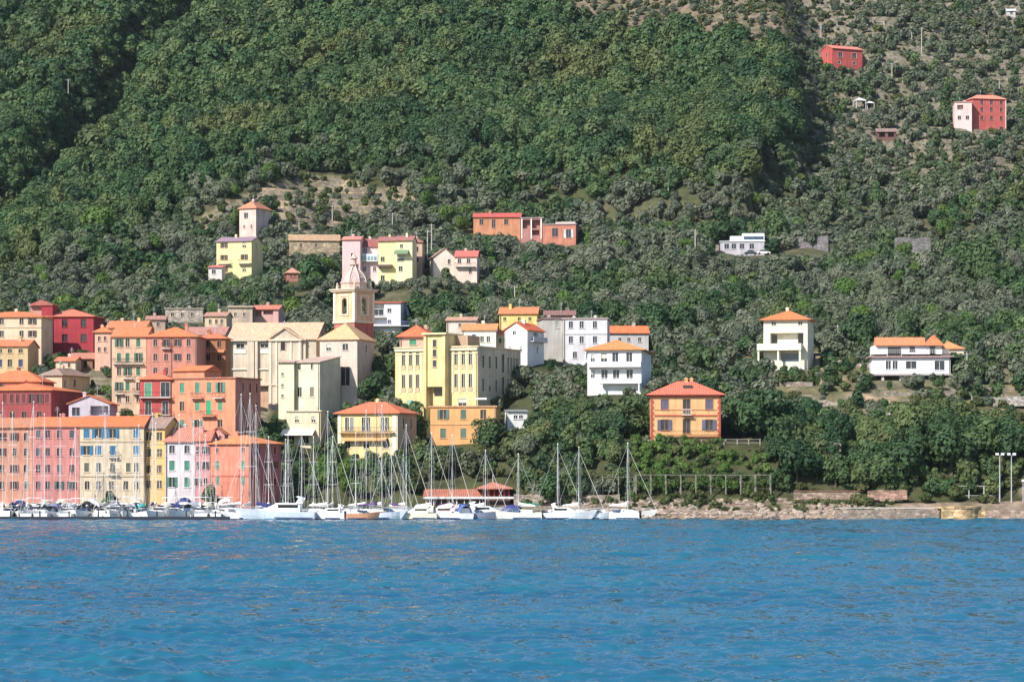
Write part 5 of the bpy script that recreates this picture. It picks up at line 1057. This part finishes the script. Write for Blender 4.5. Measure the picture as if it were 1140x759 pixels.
for px, hd, sty, cp, lab in ((8, 80, 'cruiser', None, 'white motor cruiser seen end on at the left edge'), (24, 100, 'open', None, 'white open motor boat between the two leftmost yachts'), (44, 95, 'cruiser', None, 'white motor cruiser before the left part of the rose pink house'), (58, 85, 'open', (.25, .27, .4, 1), 'white motor boat with grey blue canopy before the rose pink house'), (76, 92, 'cruiser', None, 'white motor cruiser before the right part of the rose pink house'), (94, 100, 'open', (.03, .03, .035, 1), 'white motor boat with black arched canopy before the cream house'),
   (112, 84, 'cruiser', None, 'white motor cruiser before the middle of the cream house'), (126, 90, 'cruiser', (.2, .2, .22, 1), 'white motor cruiser with dark grey canopy before the cream house'), (142, 96, 'open', None, 'white open motor boat before the right end of the cream house'), (160, 88, 'open', (.05, .3, .3, 1), 'white motor boat with teal tarpaulin before the yellow townhouse'), (180, 92, 'cruiser', None, 'white motor cruiser before the yellow townhouse'), (194, 85, 'cruiser', NAVY, 'white motor cruiser with navy canopy before the white townhouse'), (210, 98, 'open', None, 'white open motor boat before the white townhouse'), (226, 90, 'cruiser', None, 'white motor cruiser before the salmon hip roofed house'), (244, 84, 'open', None, 'white open motor boat beside the end of the dark pontoon')):
    motorboat(px, 501.2, -hd + R.uniform(-22, 22), R.uniform(6.8, 10.5), W_, lab, sty, cp or R.choice([None, None, (.06, .07, .14, 1), (.35, .36, .4, 1), (.6, .55, .45, 1)]))
for px, hd, cp, lab in ((-4, 80, None, 'white flybridge cruiser behind the front boats, at the left frame edge'), (20, 95, NAVY, 'cruiser with navy canopy in the rear row, before the leftmost salmon house'), (40, 85, None, 'white cruiser in the rear row, at the left end of the rose pink house'), (63, 96, CREAM, 'cruiser with cream canopy in the rear row, before the rose pink house'), (88, 88, None, 'white cruiser in the rear row, between rose pink and cream houses'), (104, 84, WHT, 'white covered cruiser in the rear row, before the cream house'), (135, 98, None, 'white cruiser in the rear row, before the right part of the cream house'), (152, 90, CREAM, 'cruiser with beige canopy in the rear row, before the yellow townhouse'), (188, 86, None, 'white cruiser in the rear row, before the white townhouse'), (205, 92, NAVY, 'cruiser with dark blue canopy in the rear row, before the white townhouse'), (221, 90, None, 'white cruiser in the rear row, at left of the salmon waterfront house'), (252, 88, WHT, 'white covered cruiser in the rear row, before the salmon waterfront house')):
    motorboat(px, 507.5, -hd + R.uniform(-18, 18), R.uniform(10, 12.5), W_, lab, 'cruiser', cp)
# ------------------------------------------------------------------ vegetation
def crown_mesh(name, n, size, seed, mat, squash=.9, lobes=11, cz=1.35, spread=.62, ragged=.16):
    rs = np.random.RandomState(seed)
    L = []
    for i in range(lobes):
        v = rs.normal(size=3); v /= np.linalg.norm(v); rad = spread*rs.uniform(.55, 1.0)
        c = v*rad; c[2] *= squash; L.append((c, rs.uniform(.3, .5)))
    L.append((np.zeros(3), .55))
    V = []; Fc = []
    w = np.array([l[1]**2 for l in L]); w /= w.sum()
    idx = rs.choice(len(L), n, p=w)
    for k in range(n):
        c, r = L[idx[k]]; v = rs.normal(size=3); v /= np.linalg.norm(v)
        if v[2] < -.3 and rs.rand() < .5: v[2] = -v[2]
        p = c + v*r*(1 + rs.normal()*ragged*.6 - (rs.rand()**3)*.35)
        nrm = v*1.35 + rs.normal(size=3)*.36 + np.array([0, 0, .25]); nrm /= np.linalg.norm(nrm)
        a = np.cross(nrm, rs.normal(size=3)); a /= np.linalg.norm(a); b = np.cross(nrm, a)
        s1 = size*rs.uniform(.55, 1.35); s2 = s1*rs.uniform(.45, .9)
        p = p + np.array([0, 0, cz]); base = len(V)
        V += [p-a*s1, p+b*s2*.9-a*s1*.1+nrm*s1*.2, p+a*s1, p-b*s2+a*s1*.15+nrm*s1*.1]
        Fc.append((base, base+1, base+2, base+3))
    me = bpy.data.meshes.new(name); me.from_pydata([tuple(v) for v in V], [], Fc); me.materials.append(mat); me.update(); return me
def trunk_mesh(seed, cz=1.35, bush=False):
    rr = random.Random(seed); b = MB(); b.tube([(0, 0, -.45), (rr.uniform(-.04, .04), rr.uniform(-.04, .04), cz*.35), (rr.uniform(-.1, .1), rr.uniform(-.1, .1), cz*.7), (rr.uniform(-.12, .12), rr.uniform(-.12, .12), cz)], .075 if not bush else .05, 6, .03)
    for k in range(4):
        t = k*PI/2+rr.uniform(-.5, .5); b.tube([(0, 0, cz*(.4+.08*k)), (.25*math.cos(t), .25*math.sin(t), cz*.75), (.5*math.cos(t), .5*math.sin(t), cz*1.0)], .035, 5, .012)
    return b.mesh('trunk', bark())
L_BR = leaf((.044, .102, .042, 1), (.122, .168, .066, 1), (.17, .165, .06, 1), .55)
L_EV = leaf((.032, .074, .034, 1), (.088, .134, .052, 1), (.08, .11, .045, 1), .4)
L_OL = leaf((.092, .120, .080, 1), (.170, .186, .130, 1), (.10, .15, .06, 1), .6)
L_SH = leaf((.05, .085, .028, 1), (.12, .135, .055, 1), (.17, .155, .06, 1), .5)
L_LG = leaf((.075, .148, .034, 1), (.12, .185, .046, 1), (.12, .155, .045, 1), .3)
L_CY = leaf((.02, .045, .02, 1), (.03, .055, .02, 1), (.03, .05, .02, 1), .2)
KIND = {   # leaf material, squash, crown centre height, lobes, base label words
  'broadleaf_tree': (L_BR, .98, 1.0, 12), 'evergreen_tree': (L_EV, 1.08, 1.02, 11), 'olive_tree': (L_OL, .85, .95, 10), 'bush': (L_SH, .75, .62, 8), 'bright_tree': (L_LG, 1.0, 1.2, 12), 'cypress': (L_CY, 2.4, 2.1, 10)}
MESH = {}
for k, (m, sq, cz, lb) in KIND.items():
    kw = dict(squash=sq, cz=cz, lobes=lb); 
    if k == 'cypress': kw.update(spread=.55)
    near_n, near_s = (2300, .105) if k != 'bush' else (800, .15)
    kws = [dict(kw, squash=sq*f_, lobes=max(5, lb+dl), spread=kw.get('spread', .62)*sf) for f_, dl, sf in ((1, 0, 1), (.82, 5, 1.12), (1.28, -4, .9))]
    MESH[k] = ([crown_mesh('crown', near_n, near_s, 100+i*7+len(k), m, **kws[i]) for i in range(3)], [crown_mesh('crown', 430 if k != 'bush' else 230, .2 if k != 'bush' else .25, 300+i*5+len(k), m, **kws[i]) for i in range(3)], [trunk_mesh(50+i, cz, k == 'bush') for i in range(2)])
SCR_B = [(q['x0'], q['x1'], q['top'], q['base'], q['d']) for q in HOUSES]
SCR_B += [(905, 968, 401, 408, 590), (985, 1072, 436, 442, 570), (872, 950, 445, 450, 560), (890, 936, 85, 90, 1000), (975, 1050, 60, 64, 1020), (985, 1060, 111, 115, 980), (900, 950, 126, 130, 980), (1010, 1075, 156, 160, 950), (1040, 1110, 31, 35, 1040), (1085, 1135, 71, 75, 1000), (1100, 1140, 500, 560, 514), (856, 922, 262, 284, 846), (1081, 1140, 440, 450, 575), (996, 1036, 264, 280, 846), (866, 906, 424, 436, 590), (1122, 1140, 486, 512, 531), (880, 1012, 543, 556, 514), (798, 855, 262, 287, 843), (806, 850, 488, 500, 529), (948, 975, 107, 119, 1020), (474, 484, 250, 285, 775)]
BX = np.array(SCR_B)
FPS = [(q['loc'], q['th'], q['W'], q['L']) for q in HOUSES]
def clash_fp(x, y, r):
    for (lx, ly), th, W, L in FPS:
        dx, dy = x-lx, y-ly
        if abs(dx) > 45 or abs(dy) > 45: continue
        u = dx*math.cos(th) - dy*math.sin(th); v = dx*math.sin(th) + dy*math.cos(th)
        if -r < u < W+r and -r < v < L+r: return True
    return False
def clash_view(x, y, z, r, hgt):
    px, py = pix(x, y, z); rp = r*.85*F/y; top = py - hgt*F/y
    hit_ = (BX[:, 1] > px-rp) & (BX[:, 0] < px+rp) & (BX[:, 4]+1 > y) & (top < BX[:, 3]-.14*(BX[:, 3]-BX[:, 2])) & (py > BX[:, 2])
    return bool(hit_.any())
HGT = {'broadleaf_tree': 2.15, 'evergreen_tree': 2.2, 'olive_tree': 1.9, 'bush': 1.2, 'bright_tree': 2.15, 'cypress': 4.0}
TREES = []   # kind, x, y, z, r, rot
RT = random.Random(99)
def add_tree(kind, x, y, r, force=False, shrink=(1, .7, .48), zs=1.0):
    z = ground(x, y)
    for s_ in shrink:
        rr = r*s_
        if force or (not clash_fp(x, y, rr*.55+.3) and not clash_view(x, y, z, rr, rr*HGT[kind])):
            TREES.append((kind, x, y, z, rr, RT.uniform(0, 6.28), zs*RT.uniform(.88, 1.15))); return True
    return False
LOW = ([-50, 0, 60, 120, 200, 260, 330, 440, 560, 700, 880], [318, 312, 298, 296, 246, 208, 192, 198, 226, 222, 192])
EDG = ([-60, 0, 20, 45, 60, 120, 170, 200], [640, 640, 680, 780, 866, 884, 884, 880])
def zone(px, py):
    if inpoly(px, py, SCREE): return 'scree'
    if inpoly(px, py, SAND): return 'sand'
    if py < np.interp(px, *LOW) and px < np.interp(py, *EDG): return 'wood'
    if px > 860 and py < 205: return 'olive'
    if py < 400: 
        return 'mid'
    if inpoly(px, py, GRASS): return 'garden'
    return 'bank'
sparse = vnoise
cand = []
# far slopes: jittered world grid
y = 640.0
while y < 1300:
    stp = 3.9 if y < 900 else 4.3
    hw = 600*y/F + 18
    xs = np.arange(-hw, hw, stp)
    for x in xs:
        xx, yy = x + RT.uniform(-.45, .45)*stp, y + RT.uniform(-.45, .45)*stp
        cand.append((xx, yy))
    y += stp
cx_ = np.array(cand); cz_ = height(cx_[:, 0], cx_[:, 1]); cpx, cpy = pix(cx_[:, 0], cx_[:, 1], cz_)
clump = vnoise(cx_[:, 0], cx_[:, 1], 26, 41); clump2 = vnoise(cx_[:, 0], cx_[:, 1], 60, 42)
def ok_far(kind, x, y, z, r, hgt):
    if y < 960 or y > 1000 and y < 1080 or y > 960 and y <= 1000:
        pass
    return not clash_fp(x, y, r*.5+.3) and not clash_view(x, y, z, r, hgt)
gd = segdist(cx_[:, 0], cx_[:, 1], GUL)[0]
slope = np.hypot(height(cx_[:, 0]+1.2, cx_[:, 1])-cz_, height(cx_[:, 0], cx_[:, 1]+1.2)-cz_)/1.2
for ci_, ((x, y), z, px, py, c1, c2) in enumerate(zip(cand, cz_, cpx, cpy, clump, clump2)):
    if py < -45: continue
    zn = zone(px, py); u = RT.random()
    if zn == 'wood':
        k = 'evergreen_tree' if c2 + RT.uniform(-.5, .5) > .35 else 'broadleaf_tree'; r = RT.choice([RT.uniform(2.0, 3.2), RT.uniform(3.0, 5.4)])*(1+.14*c1)
        if px > 780 and py < 215: r *= 1.2; k = 'evergreen_tree' if u < .55 else 'broadleaf_tree'
        if py > np.interp(px, *LOW)-26: r *= .82; k = RT.choice(['olive_tree', 'evergreen_tree', k])
    elif zn == 'olive':
        if u > .95 - .2*(c1 < -.6): continue
        if px > 900 and slope[ci_] > .52 and RT.random() < .35: continue
        k = 'olive_tree' if RT.random() < .86 else RT.choice(['bush', 'evergreen_tree', 'broadleaf_tree']); r = RT.uniform(1.6, 2.9)*(1+.15*c2)
    elif zn == 'sand':
        if u > .7 - .25*(c1 > .5): continue
        k = RT.choice(['bush', 'olive_tree', 'bush']); r = RT.uniform(.9, 2.1)
    elif zn == 'scree':
        if u > .9: continue
        k = RT.choice(['olive_tree', 'bush', 'olive_tree']); r = RT.uniform(1.0, 2.0)
    else:
        v = c2 + RT.uniform(-.5, .5)
        k = 'olive_tree' if v < .45 else RT.choice(['evergreen_tree', 'broadleaf_tree', 'evergreen_tree']); r = RT.choice([RT.uniform(1.4, 2.4), RT.uniform(2.0, 3.6)])*(1+.15*c1)
        if RT.random() < .035: k = 'bright_tree'
        if u > .93: continue
    hg = HGT[k]
    if (zn == 'wood' or zn == 'olive' and px < 900) and slope[ci_] > .62 and gd[ci_] > 9:
        for q_ in range(1 + int(slope[ci_] > .9) + int(slope[ci_] > 1.3)):
            ex, ey = x + RT.uniform(-2.2, 2.2), y + RT.uniform(-2.2, 2.2); ez = ground(ex, ey); er = r*RT.uniform(.7, 1.0)
            if ok_far(k, ex, ey, ez, er, er*hg): TREES.append((k, ex, ey, ez, er, RT.uniform(0, 6.28), 1.0))
    for s_ in (1, .62):
        if ok_far(k, x, y, z, r*s_, r*s_*hg): TREES.append((k, x, y, z, r*s_, RT.uniform(0, 6.28), RT.uniform(.88, 1.15))); break
for i in range(5500):                     # low scrub between the olives
    y = RT.uniform(930, 1180); x = X_at(RT.uniform(600, 1190), y); z = ground(x, y); px, py = pix(x, y, z)
    if py < -30 or py > 215 or zone(px, py) == 'wood': continue
    r = RT.uniform(.35, 1.05)
    if ok_far('bush', x, y, z, r, r*1.2): TREES.append(('bush', x, y, z, r, RT.uniform(0, 6.28), RT.uniform(.7, 1.1)))
# near bank and village: sampled per zone, nearest first
y = 515.5
while y < 640:
    stp = 2.7
    hw = 590*y/F + 6
    for x in np.arange(-hw, hw, stp):
        xx, yy = x + RT.uniform(-.48, .48)*stp, y + RT.uniform(-.48, .48)*stp
        z = ground(xx, yy); px, py = pix(xx, yy, z); u = RT.random(); zn = zone(px, py)
        if px < 300:
            if u > .34 or yy < 536: continue
            add_tree(RT.choice(['bush', 'evergreen_tree', 'bush', 'olive_tree']), xx, yy, RT.uniform(.9, 1.6)); continue
        if 690 < px < 862 and py > 486:       # garden terraces under the orange villa
            continue
        if yy < 520 and px > 690:
            if u > .10: continue
            add_tree('bush', xx, yy, RT.uniform(.5, 1.1), shrink=(1, .6)); continue
        if px < 470 and py > 500:
            if yy < 521 or u > .62: continue
            add_tree('bright_tree' if (345 < px < 425 and u < .42) else RT.choice(['broadleaf_tree', 'evergreen_tree', 'bush', 'broadleaf_tree']), xx, yy, RT.uniform(1.3, 2.3)); continue
        if zn == 'garden':
            if u > .52: continue
            add_tree(RT.choice(['bush', 'olive_tree', 'olive_tree', 'bush', 'evergreen_tree']), xx, yy, RT.uniform(.9, 2.0)); continue
        if u > (.72 if yy < 530 else .5): continue
        k = RT.choice(['evergreen_tree', 'evergreen_tree', 'broadleaf_tree', 'olive_tree', 'broadleaf_tree'] if px < 840 else ['evergreen_tree', 'broadleaf_tree', 'broadleaf_tree', 'evergreen_tree', 'bush'])
        if py < 470: k = RT.choice(['olive_tree', 'olive_tree', k])
        add_tree(k, xx, yy, RT.uniform(1.7, 3.3) if py > 450 else RT.uniform(1.5, 2.6))
    y += stp
for i in range(1000):                      # lush terraces, banks and hedges right above the shore
    px, y = RT.uniform(440, 1135), RT.uniform(514.5, 529.5); x = X_at(px, y); py = pix(x, y, ground(x, y))[1]
    if 700 < px < 858:
        if 551 < py and RT.random() < .7: continue
        add_tree('bush' if RT.random() < .55 else 'bright_tree', x, y, RT.uniform(.6, 1.4), shrink=(1, .6))
    elif py < 553 and i % 2: add_tree(RT.choice(['bush', 'broadleaf_tree', 'evergreen_tree', 'bush']), x, y, RT.uniform(.9, 1.9))
for i in range(110):                      # bushes between the rocks and over the pergola
    px, y = RT.uniform(600, 1000), RT.uniform(508, 514.6)
    if px < 700: y = RT.uniform(513.5, 515)
    x = X_at(px, y); add_tree('bush', x, y, RT.uniform(.35, .95)*(1 if y > 512 else .7), shrink=(1, .6))
# particular trees seen in the photograph: kind, px, base py, depth, radius in pixels
for k, px, py, d, rp in (('evergreen_tree', 543, 497, 545, 20), ('evergreen_tree', 700, 488, 540, 25), ('evergreen_tree', 670, 494, 538, 18), ('evergreen_tree', 846, 492, 536, 30), ('broadleaf_tree', 828, 478, 541, 20), ('evergreen_tree', 876, 490, 540, 24), ('evergreen_tree', 888, 540, 520, 26), ('evergreen_tree', 1010, 544, 521, 28), ('broadleaf_tree', 985, 548, 519, 24), ('evergreen_tree', 1060, 540, 522, 30), ('evergreen_tree', 1095, 536, 524, 28), ('evergreen_tree', 1128, 540, 524, 24), ('broadleaf_tree', 1015, 500, 536, 26), ('broadleaf_tree', 960, 545, 519, 20), ('evergreen_tree', 930, 540, 520, 20),
   ('bright_tree', 562, 318, 775, 15), ('evergreen_tree', 497, 305, 784, 9), ('evergreen_tree', 497, 352, 690, 18), ('evergreen_tree', 865, 266, 858, 22), ('evergreen_tree', 888, 262, 860, 14), ('bright_tree', 105, 285, 830, 22), ('bright_tree', 920, 72, 1056, 7), ('bright_tree', 1005, 280, 835, 11), ('evergreen_tree', 953, 385, 640, 24), ('evergreen_tree', 1090, 335, 725, 26), ('bush', 1093, 563, 513.5, 8), ('bush', 1106, 565, 513.5, 6), ('bush', 1062, 556, 515.5, 14), ('bush', 1030, 558, 514.5, 9), ('bush', 955, 556, 512, 11), ('bush', 820, 572, 506.5, 5), ('bush', 893, 571, 506, 5), ('bush', 965, 558, 512, 9), ('bush', 796, 551, 510, 8),
   ('broadleaf_tree', 232, 562, 516.5, 13), ('broadleaf_tree', 124, 562, 516.5, 11), ('bush', 126, 560, 516, 8), ('bush', 118, 561, 516.5, 6), ('bush', 270, 487, 545, 13), ('evergreen_tree', 292, 478, 548, 13), ('evergreen_tree', 418, 440, 588, 20), ('evergreen_tree', 428, 420, 600, 18), ('evergreen_tree', 145, 470, 548, 9), ('bush', 135, 468, 551, 6), ('bright_tree', 118, 424, 585, 7), ('bush', 110, 424, 586, 6), ('bush', 58, 400, 605, 9), ('bush', 68, 402, 604, 7)):
    x = X_at(px, d); z = ground(x, d); TREES.append((k, x, d, z, rp*S(d), RT.uniform(0, 6.28), 1.0))
# ------------------------------------------------------------------ link: nearest ones as things, the rest as stuff
LMK = [(20, 510, 'the front row'), (160, 430, 'the tenements'), (75, 372, 'the crimson house'), (282, 405, 'the church nave'), (340, 475, 'the white awning house'), (415, 475, 'the orange awning house'), (486, 420, 'the yellow school'), (515, 475, 'the ochre building'), (525, 548, 'the waterside pavilion'), (575, 380, 'the white gabled house'), (640, 375, 'the grey white block'), (690, 405, 'the balconied white villa'), (700, 375, 'the grey gabled house'), (763, 460, 'the orange villa'), (780, 537, 'the white pergola'), (878, 378, 'the cream villa'), (1015, 400, 'the long white villa'), (1110, 446, 'the dark road wall'), (922, 510, 'the pinkish stone wall'), (973, 468, 'the grey wattle wall'), (1066, 570, 'the ochre bastion'), (1120, 530, 'the twin floodlights'), (945, 552, 'the terracotta garden wall'),
  (430, 345, 'the red roofed house'), (393, 320, 'the bell tower'), (262, 288, 'the pale yellow house'), (282, 240, 'the slender house'), (420, 288, 'the hillside house cluster'), (518, 295, 'the pink white hillside house'), (555, 252, 'the lone orange house'), (626, 260, 'the orange red house'), (828, 275, 'the long low house'), (890, 275, 'the shaded purple wall'), (943, 62, 'the small red house'), (1100, 130, 'the tall red house'), (957, 113, 'the white gazebo'), (205, 350, 'the stone ruin'), (326, 302, 'the small hut')]
WORD = {'broadleaf_tree': ('green leafy tree', 'tree'), 'evergreen_tree': ('dense dark tree', 'tree'), 'olive_tree': ('grey olive tree', 'olive tree'), 'bush': ('low green bush', 'bush'), 'bright_tree': ('bright green shrub', 'plant'), 'cypress': ('dark cypress', 'tree')}
def tree_label(kind, px, py, rp):
    bx, by, n = min(LMK, key=lambda l: ((l[0]-px)/1.0)**2 + ((l[1]-py)*1.3)**2)
    dx, dy = px-bx, py-by
    if abs(dy)*1.2 > abs(dx): rel = 'above' if dy < 0 else 'below'
    else: rel = 'left of' if dx < 0 else 'right of'
    if math.hypot(dx, dy) > 60: rel = 'far ' + rel
    sz = 'large' if rp > 17 else 'small' if rp < 9 else 'medium'
    if kind == 'bush': sz = 'larger' if rp > 7 else 'small'
    return '%s %s %s %s' % (sz, WORD[kind][0], rel, n)
by_kind = {}
for t_ in TREES: by_kind.setdefault(t_[0], []).append(t_)
rest = {}
NAMES = {'broadleaf_tree': 'tree', 'evergreen_tree': 'evergreen_tree', 'olive_tree': 'olive_tree', 'bush': 'bush', 'bright_tree': 'plant', 'cypress': 'cypress'}  # bright_tree covers garden shrubs and full-grown trees alike
n_ind = 0
for k, lst in by_kind.items():
    lst.sort(key=lambda q: -q[4]/q[2])
    vis = [q for q in lst if -15 < pix(*q[1:4])[0] < 1155]
    lim = {'broadleaf_tree': 290, 'evergreen_tree': 300, 'olive_tree': 300, 'bush': 300, 'bright_tree': 295, 'cypress': 99}[k]
    ind = vis[:lim]; ids = set(map(id, ind))
    for q in ind:
        _, x, y, z, r, rot, zs = q; px, py = pix(x, y, z + r*1.1)
        o = empty(NAMES[k], (x, y, z), rot, tree_label(k, px, py, r*F/y), WORD[k][1], {'bush': 'bushes on the slopes and shore', 'olive_tree': 'olive trees on the slopes'}.get(k, 'trees on the bank and lower slopes'))
        o.scale = (r*RT.uniform(.9, 1.1), r*RT.uniform(.9, 1.1), r*zs)
        place(MESH[k][0 if r*F/y > 8 else 1][RT.randrange(3)], 'crown', o); place(MESH[k][2][RT.randrange(2)], 'trunk', o); n_ind += 1
    for q in lst:
        if id(q) not in ids: rest.setdefault('olive_grove' if k == 'olive_tree' else 'scrub' if k == 'bush' else 'woodland', []).append(q)
def stuff(name, lst):
    protos = bpy.data.collections.new(name + '_kinds'); order = []
    for k in sorted({q[0] for q in lst}):
        for i in range(3):
            o = bpy.data.objects.new('%s_%02d' % (k, i), MESH[k][1][i]); protos.objects.link(o); order.append((k, i))
    order.sort(key=lambda a: '%s_%02d' % a); pos = {a: i for i, a in enumerate(order)}
    me = bpy.data.meshes.new(name); me.from_pydata([q[1:4] for q in lst], [], [])
    for nm, ty, val in (('pick', 'INT', [pos[(q[0], RT.randrange(3))] for q in lst]), ('turn', 'FLOAT_VECTOR', [(0, 0, q[5]) for q in lst]), ('grow', 'FLOAT_VECTOR', [(q[4], q[4]*RT.uniform(.85, 1.15), q[4]*q[6]) for q in lst])):
        a = me.attributes.new(nm, ty, 'POINT'); a.data.foreach_set('value' if ty == 'INT' else 'vector', np.array(val).ravel())
    ob = place(me, name); tag(ob, kind='stuff')
    g = bpy.data.node_groups.new(name + '_scatter', 'GeometryNodeTree')
    g.interface.new_socket('Geometry', in_out='INPUT', socket_type='NodeSocketGeometry'); g.interface.new_socket('Geometry', in_out='OUTPUT', socket_type='NodeSocketGeometry')
    gi, go = g.nodes.new('NodeGroupInput'), g.nodes.new('NodeGroupOutput'); ip = g.nodes.new('GeometryNodeInstanceOnPoints'); ci = g.nodes.new('GeometryNodeCollectionInfo')
    ci.inputs['Collection'].default_value = protos; ci.inputs['Separate Children'].default_value = True; ci.inputs['Reset Children'].default_value = True
    def attr(nm, ty):
        n = g.nodes.new('GeometryNodeInputNamedAttribute'); n.data_type = ty; n.inputs['Name'].default_value = nm; return n.outputs['Attribute']
    ip.inputs['Pick Instance'].default_value = True
    g.links.new(gi.outputs[0], ip.inputs['Points']); g.links.new(ci.outputs[0], ip.inputs['Instance']); g.links.new(attr('pick', 'INT'), ip.inputs['Instance Index'])
    g.links.new(attr('turn', 'FLOAT_VECTOR'), ip.inputs['Rotation']); g.links.new(attr('grow', 'FLOAT_VECTOR'), ip.inputs['Scale']); g.links.new(ip.outputs[0], go.inputs[0])
    ob.modifiers.new('scatter', 'NODES').node_group = g
for nm, lst in rest.items(): stuff(nm, lst)
print('trees', len(TREES), 'individual', n_ind, {k: len(v) for k, v in by_kind.items()}, {k: len(v) for k, v in rest.items()})
def leaf_strip(name, L, W, H, n, size, mat, parent, loc, seed, gap=.35):
    rs = np.random.RandomState(seed); V = []; Fc = []; ph = rs.uniform(0, 6.28, 3)
    for k in range(n):
        x = rs.uniform(0, L); d_ = .5 + .5*math.sin(x*1.1+ph[0])*math.sin(x*.43+ph[1])
        if rs.rand() < gap*(1.6-d_*1.6): continue
        p = np.array([x, rs.uniform(0, W), H*(rs.rand()**.8)*(.55+.6*d_)]); nr = rs.normal(size=3)+np.array([0, -.5, .6]); nr /= np.linalg.norm(nr)
        a = np.cross(nr, rs.normal(size=3)); a /= np.linalg.norm(a); b = np.cross(nr, a); s1 = size*rs.uniform(.6, 1.3); q = len(V)
        V += [tuple(p-a*s1), tuple(p+b*s1*.6), tuple(p+a*s1), tuple(p-b*s1*.6)]; Fc.append((q, q+1, q+2, q+3))
    me = bpy.data.meshes.new(name); me.from_pydata(V, [], Fc); me.materials.append(mat); me.update(); return place(me, name, parent, loc)
for o in list(scene.objects):
    if o.parent is None and o.name.startswith('pergola'):
        L = max(c.location.x + max(v.co.x for v in c.data.vertices) for c in o.children); H = max(max(v.co.z for v in c.data.vertices) for c in o.children)
        leaf_strip('vine', L, 2.3, .9, int(L*95), .17, L_SH, o, (0, 0, H-.55), int(L*9), .75); leaf_strip('climber', L, .5, H*.8, int(L*70), .16, L_LG, o, (0, -.3, -.2), int(L*7), .8)
for lab, x0, x1, yb, d, hh, m_ in (('long clipped olive green hedge just below the orange villa', 690, 800, 499, 528, 1.1, L_SH), ('bright green vine hedge halfway down the terraces under the orange villa', 706, 826, 517, 522.5, 1.5, L_LG), ('dark lower hedge above the white pergola under the orange villa', 716, 852, 527, 518.5, 1.2, L_BR), ('low green hedge in front of the pinkish garden wall with red coping', 876, 960, 557, 513.2, .9, L_BR)):
    x_ = X_at(x0, d); L = (x1-x0)*S(d); o = leaf_strip('hedge', L, 1.1, hh*1.3, int(L*150), .17, m_, None, (x_, d, min(ground(x_, d), ground(x_+L/2, d), ground(x_+L, d))-.1), int(x0+yb), .25); tag(o, lab, 'hedge')
# ------------------------------------------------------------------ labels that occur more than once get their order from the left
def order_labels():
    tops = [o for o in scene.objects if o.parent is None and 'label' in o]
    d = {}
    for o in tops: d.setdefault(o['label'], []).append(o)
    ORD = ['', 'second', 'third', 'fourth', 'fifth', 'sixth', 'seventh', 'eighth', 'ninth', 'tenth']
    for lab, obs in d.items():
        if len(obs) < 2 or len(obs) > 9: continue
        obs.sort(key=lambda o: pix(*o.location)[0])
        for i, o in enumerate(obs):
            w = 'leftmost' if i == 0 else 'rightmost' if i == len(obs)-1 else ORD[i] + ' from left'
            o['label'] = '%s, %s of %s' % (lab, w, ['', '', 'two', 'three', 'four', 'five', 'six', 'seven', 'eight', 'nine'][len(obs)])
order_labels()
# ------------------------------------------------------------------ light, sky, camera
EL, AZX, AZY = math.radians(38), -.66, -.75     # the sun stands behind the camera's left shoulder
n_ = math.hypot(AZX, AZY); sd = Vector((AZX/n_*math.cos(EL), AZY/n_*math.cos(EL), math.sin(EL)))
sun = bpy.data.lights.new('sun', 'SUN'); sun.energy = 5.0; sun.angle = math.radians(.5); sun.color = (1, .945, .87)
so = bpy.data.objects.new('sun', sun); col.objects.link(so); so.rotation_euler = sd.to_track_quat('Z', 'Y').to_euler()
w = bpy.data.worlds.new('World'); scene.world = w; w.use_nodes = True
sk = w.node_tree.nodes.new('ShaderNodeTexSky'); sk.sky_type = 'NISHITA'; sk.sun_disc = False; sk.sun_elevation = EL; sk.sun_rotation = math.atan2(AZX, AZY)
sk.air_density = 1.0; sk.dust_density = .3; sk.ozone_density = 2.2
bg = w.node_tree.nodes['Background']; bg.inputs['Strength'].default_value = .12; w.node_tree.links.new(sk.outputs[0], bg.inputs['Color'])
cam = bpy.data.cameras.new('camera'); co = bpy.data.objects.new('camera', cam); col.objects.link(co)
co.location = (0, 0, CAMZ); co.rotation_euler = (PI/2, 0, 0)
cam.sensor_width = 36; cam.lens = 36*F/1140; cam.shift_y = (HZ-379.5)/1140; cam.clip_start = 1; cam.clip_end = 6000
scene.camera = co
vs = scene.view_settings; vs.view_transform = 'Standard'; vs.look = 'None'; vs.exposure = 0.54; vs.gamma = 1
scene.cycles.max_bounces = 6; scene.cycles.diffuse_bounces = 2; scene.cycles.glossy_bounces = 2; scene.cycles.transmission_bounces = 2; scene.cycles.use_denoising = True
hz = MB().box(-950, 950, -450, 1750, -9.2, 460).build('haze', None); tag(hz, kind='stuff')
hm = bpy.data.materials.new('haze'); hm.use_nodes = True; hm.node_tree.nodes.clear(); ho = hm.node_tree.nodes.new('ShaderNodeOutputMaterial'); hv = hm.node_tree.nodes.new('ShaderNodeVolumePrincipled')
hv.inputs['Density'].default_value = .00002; hv.inputs['Color'].default_value = (.7, .85, 1, 1); hv.inputs['Anisotropy'].default_value = .0; hm.node_tree.links.new(hv.outputs[0], ho.inputs['Volume']); hz.data.materials.append(hm)
scene.cycles.volume_bounces = 0
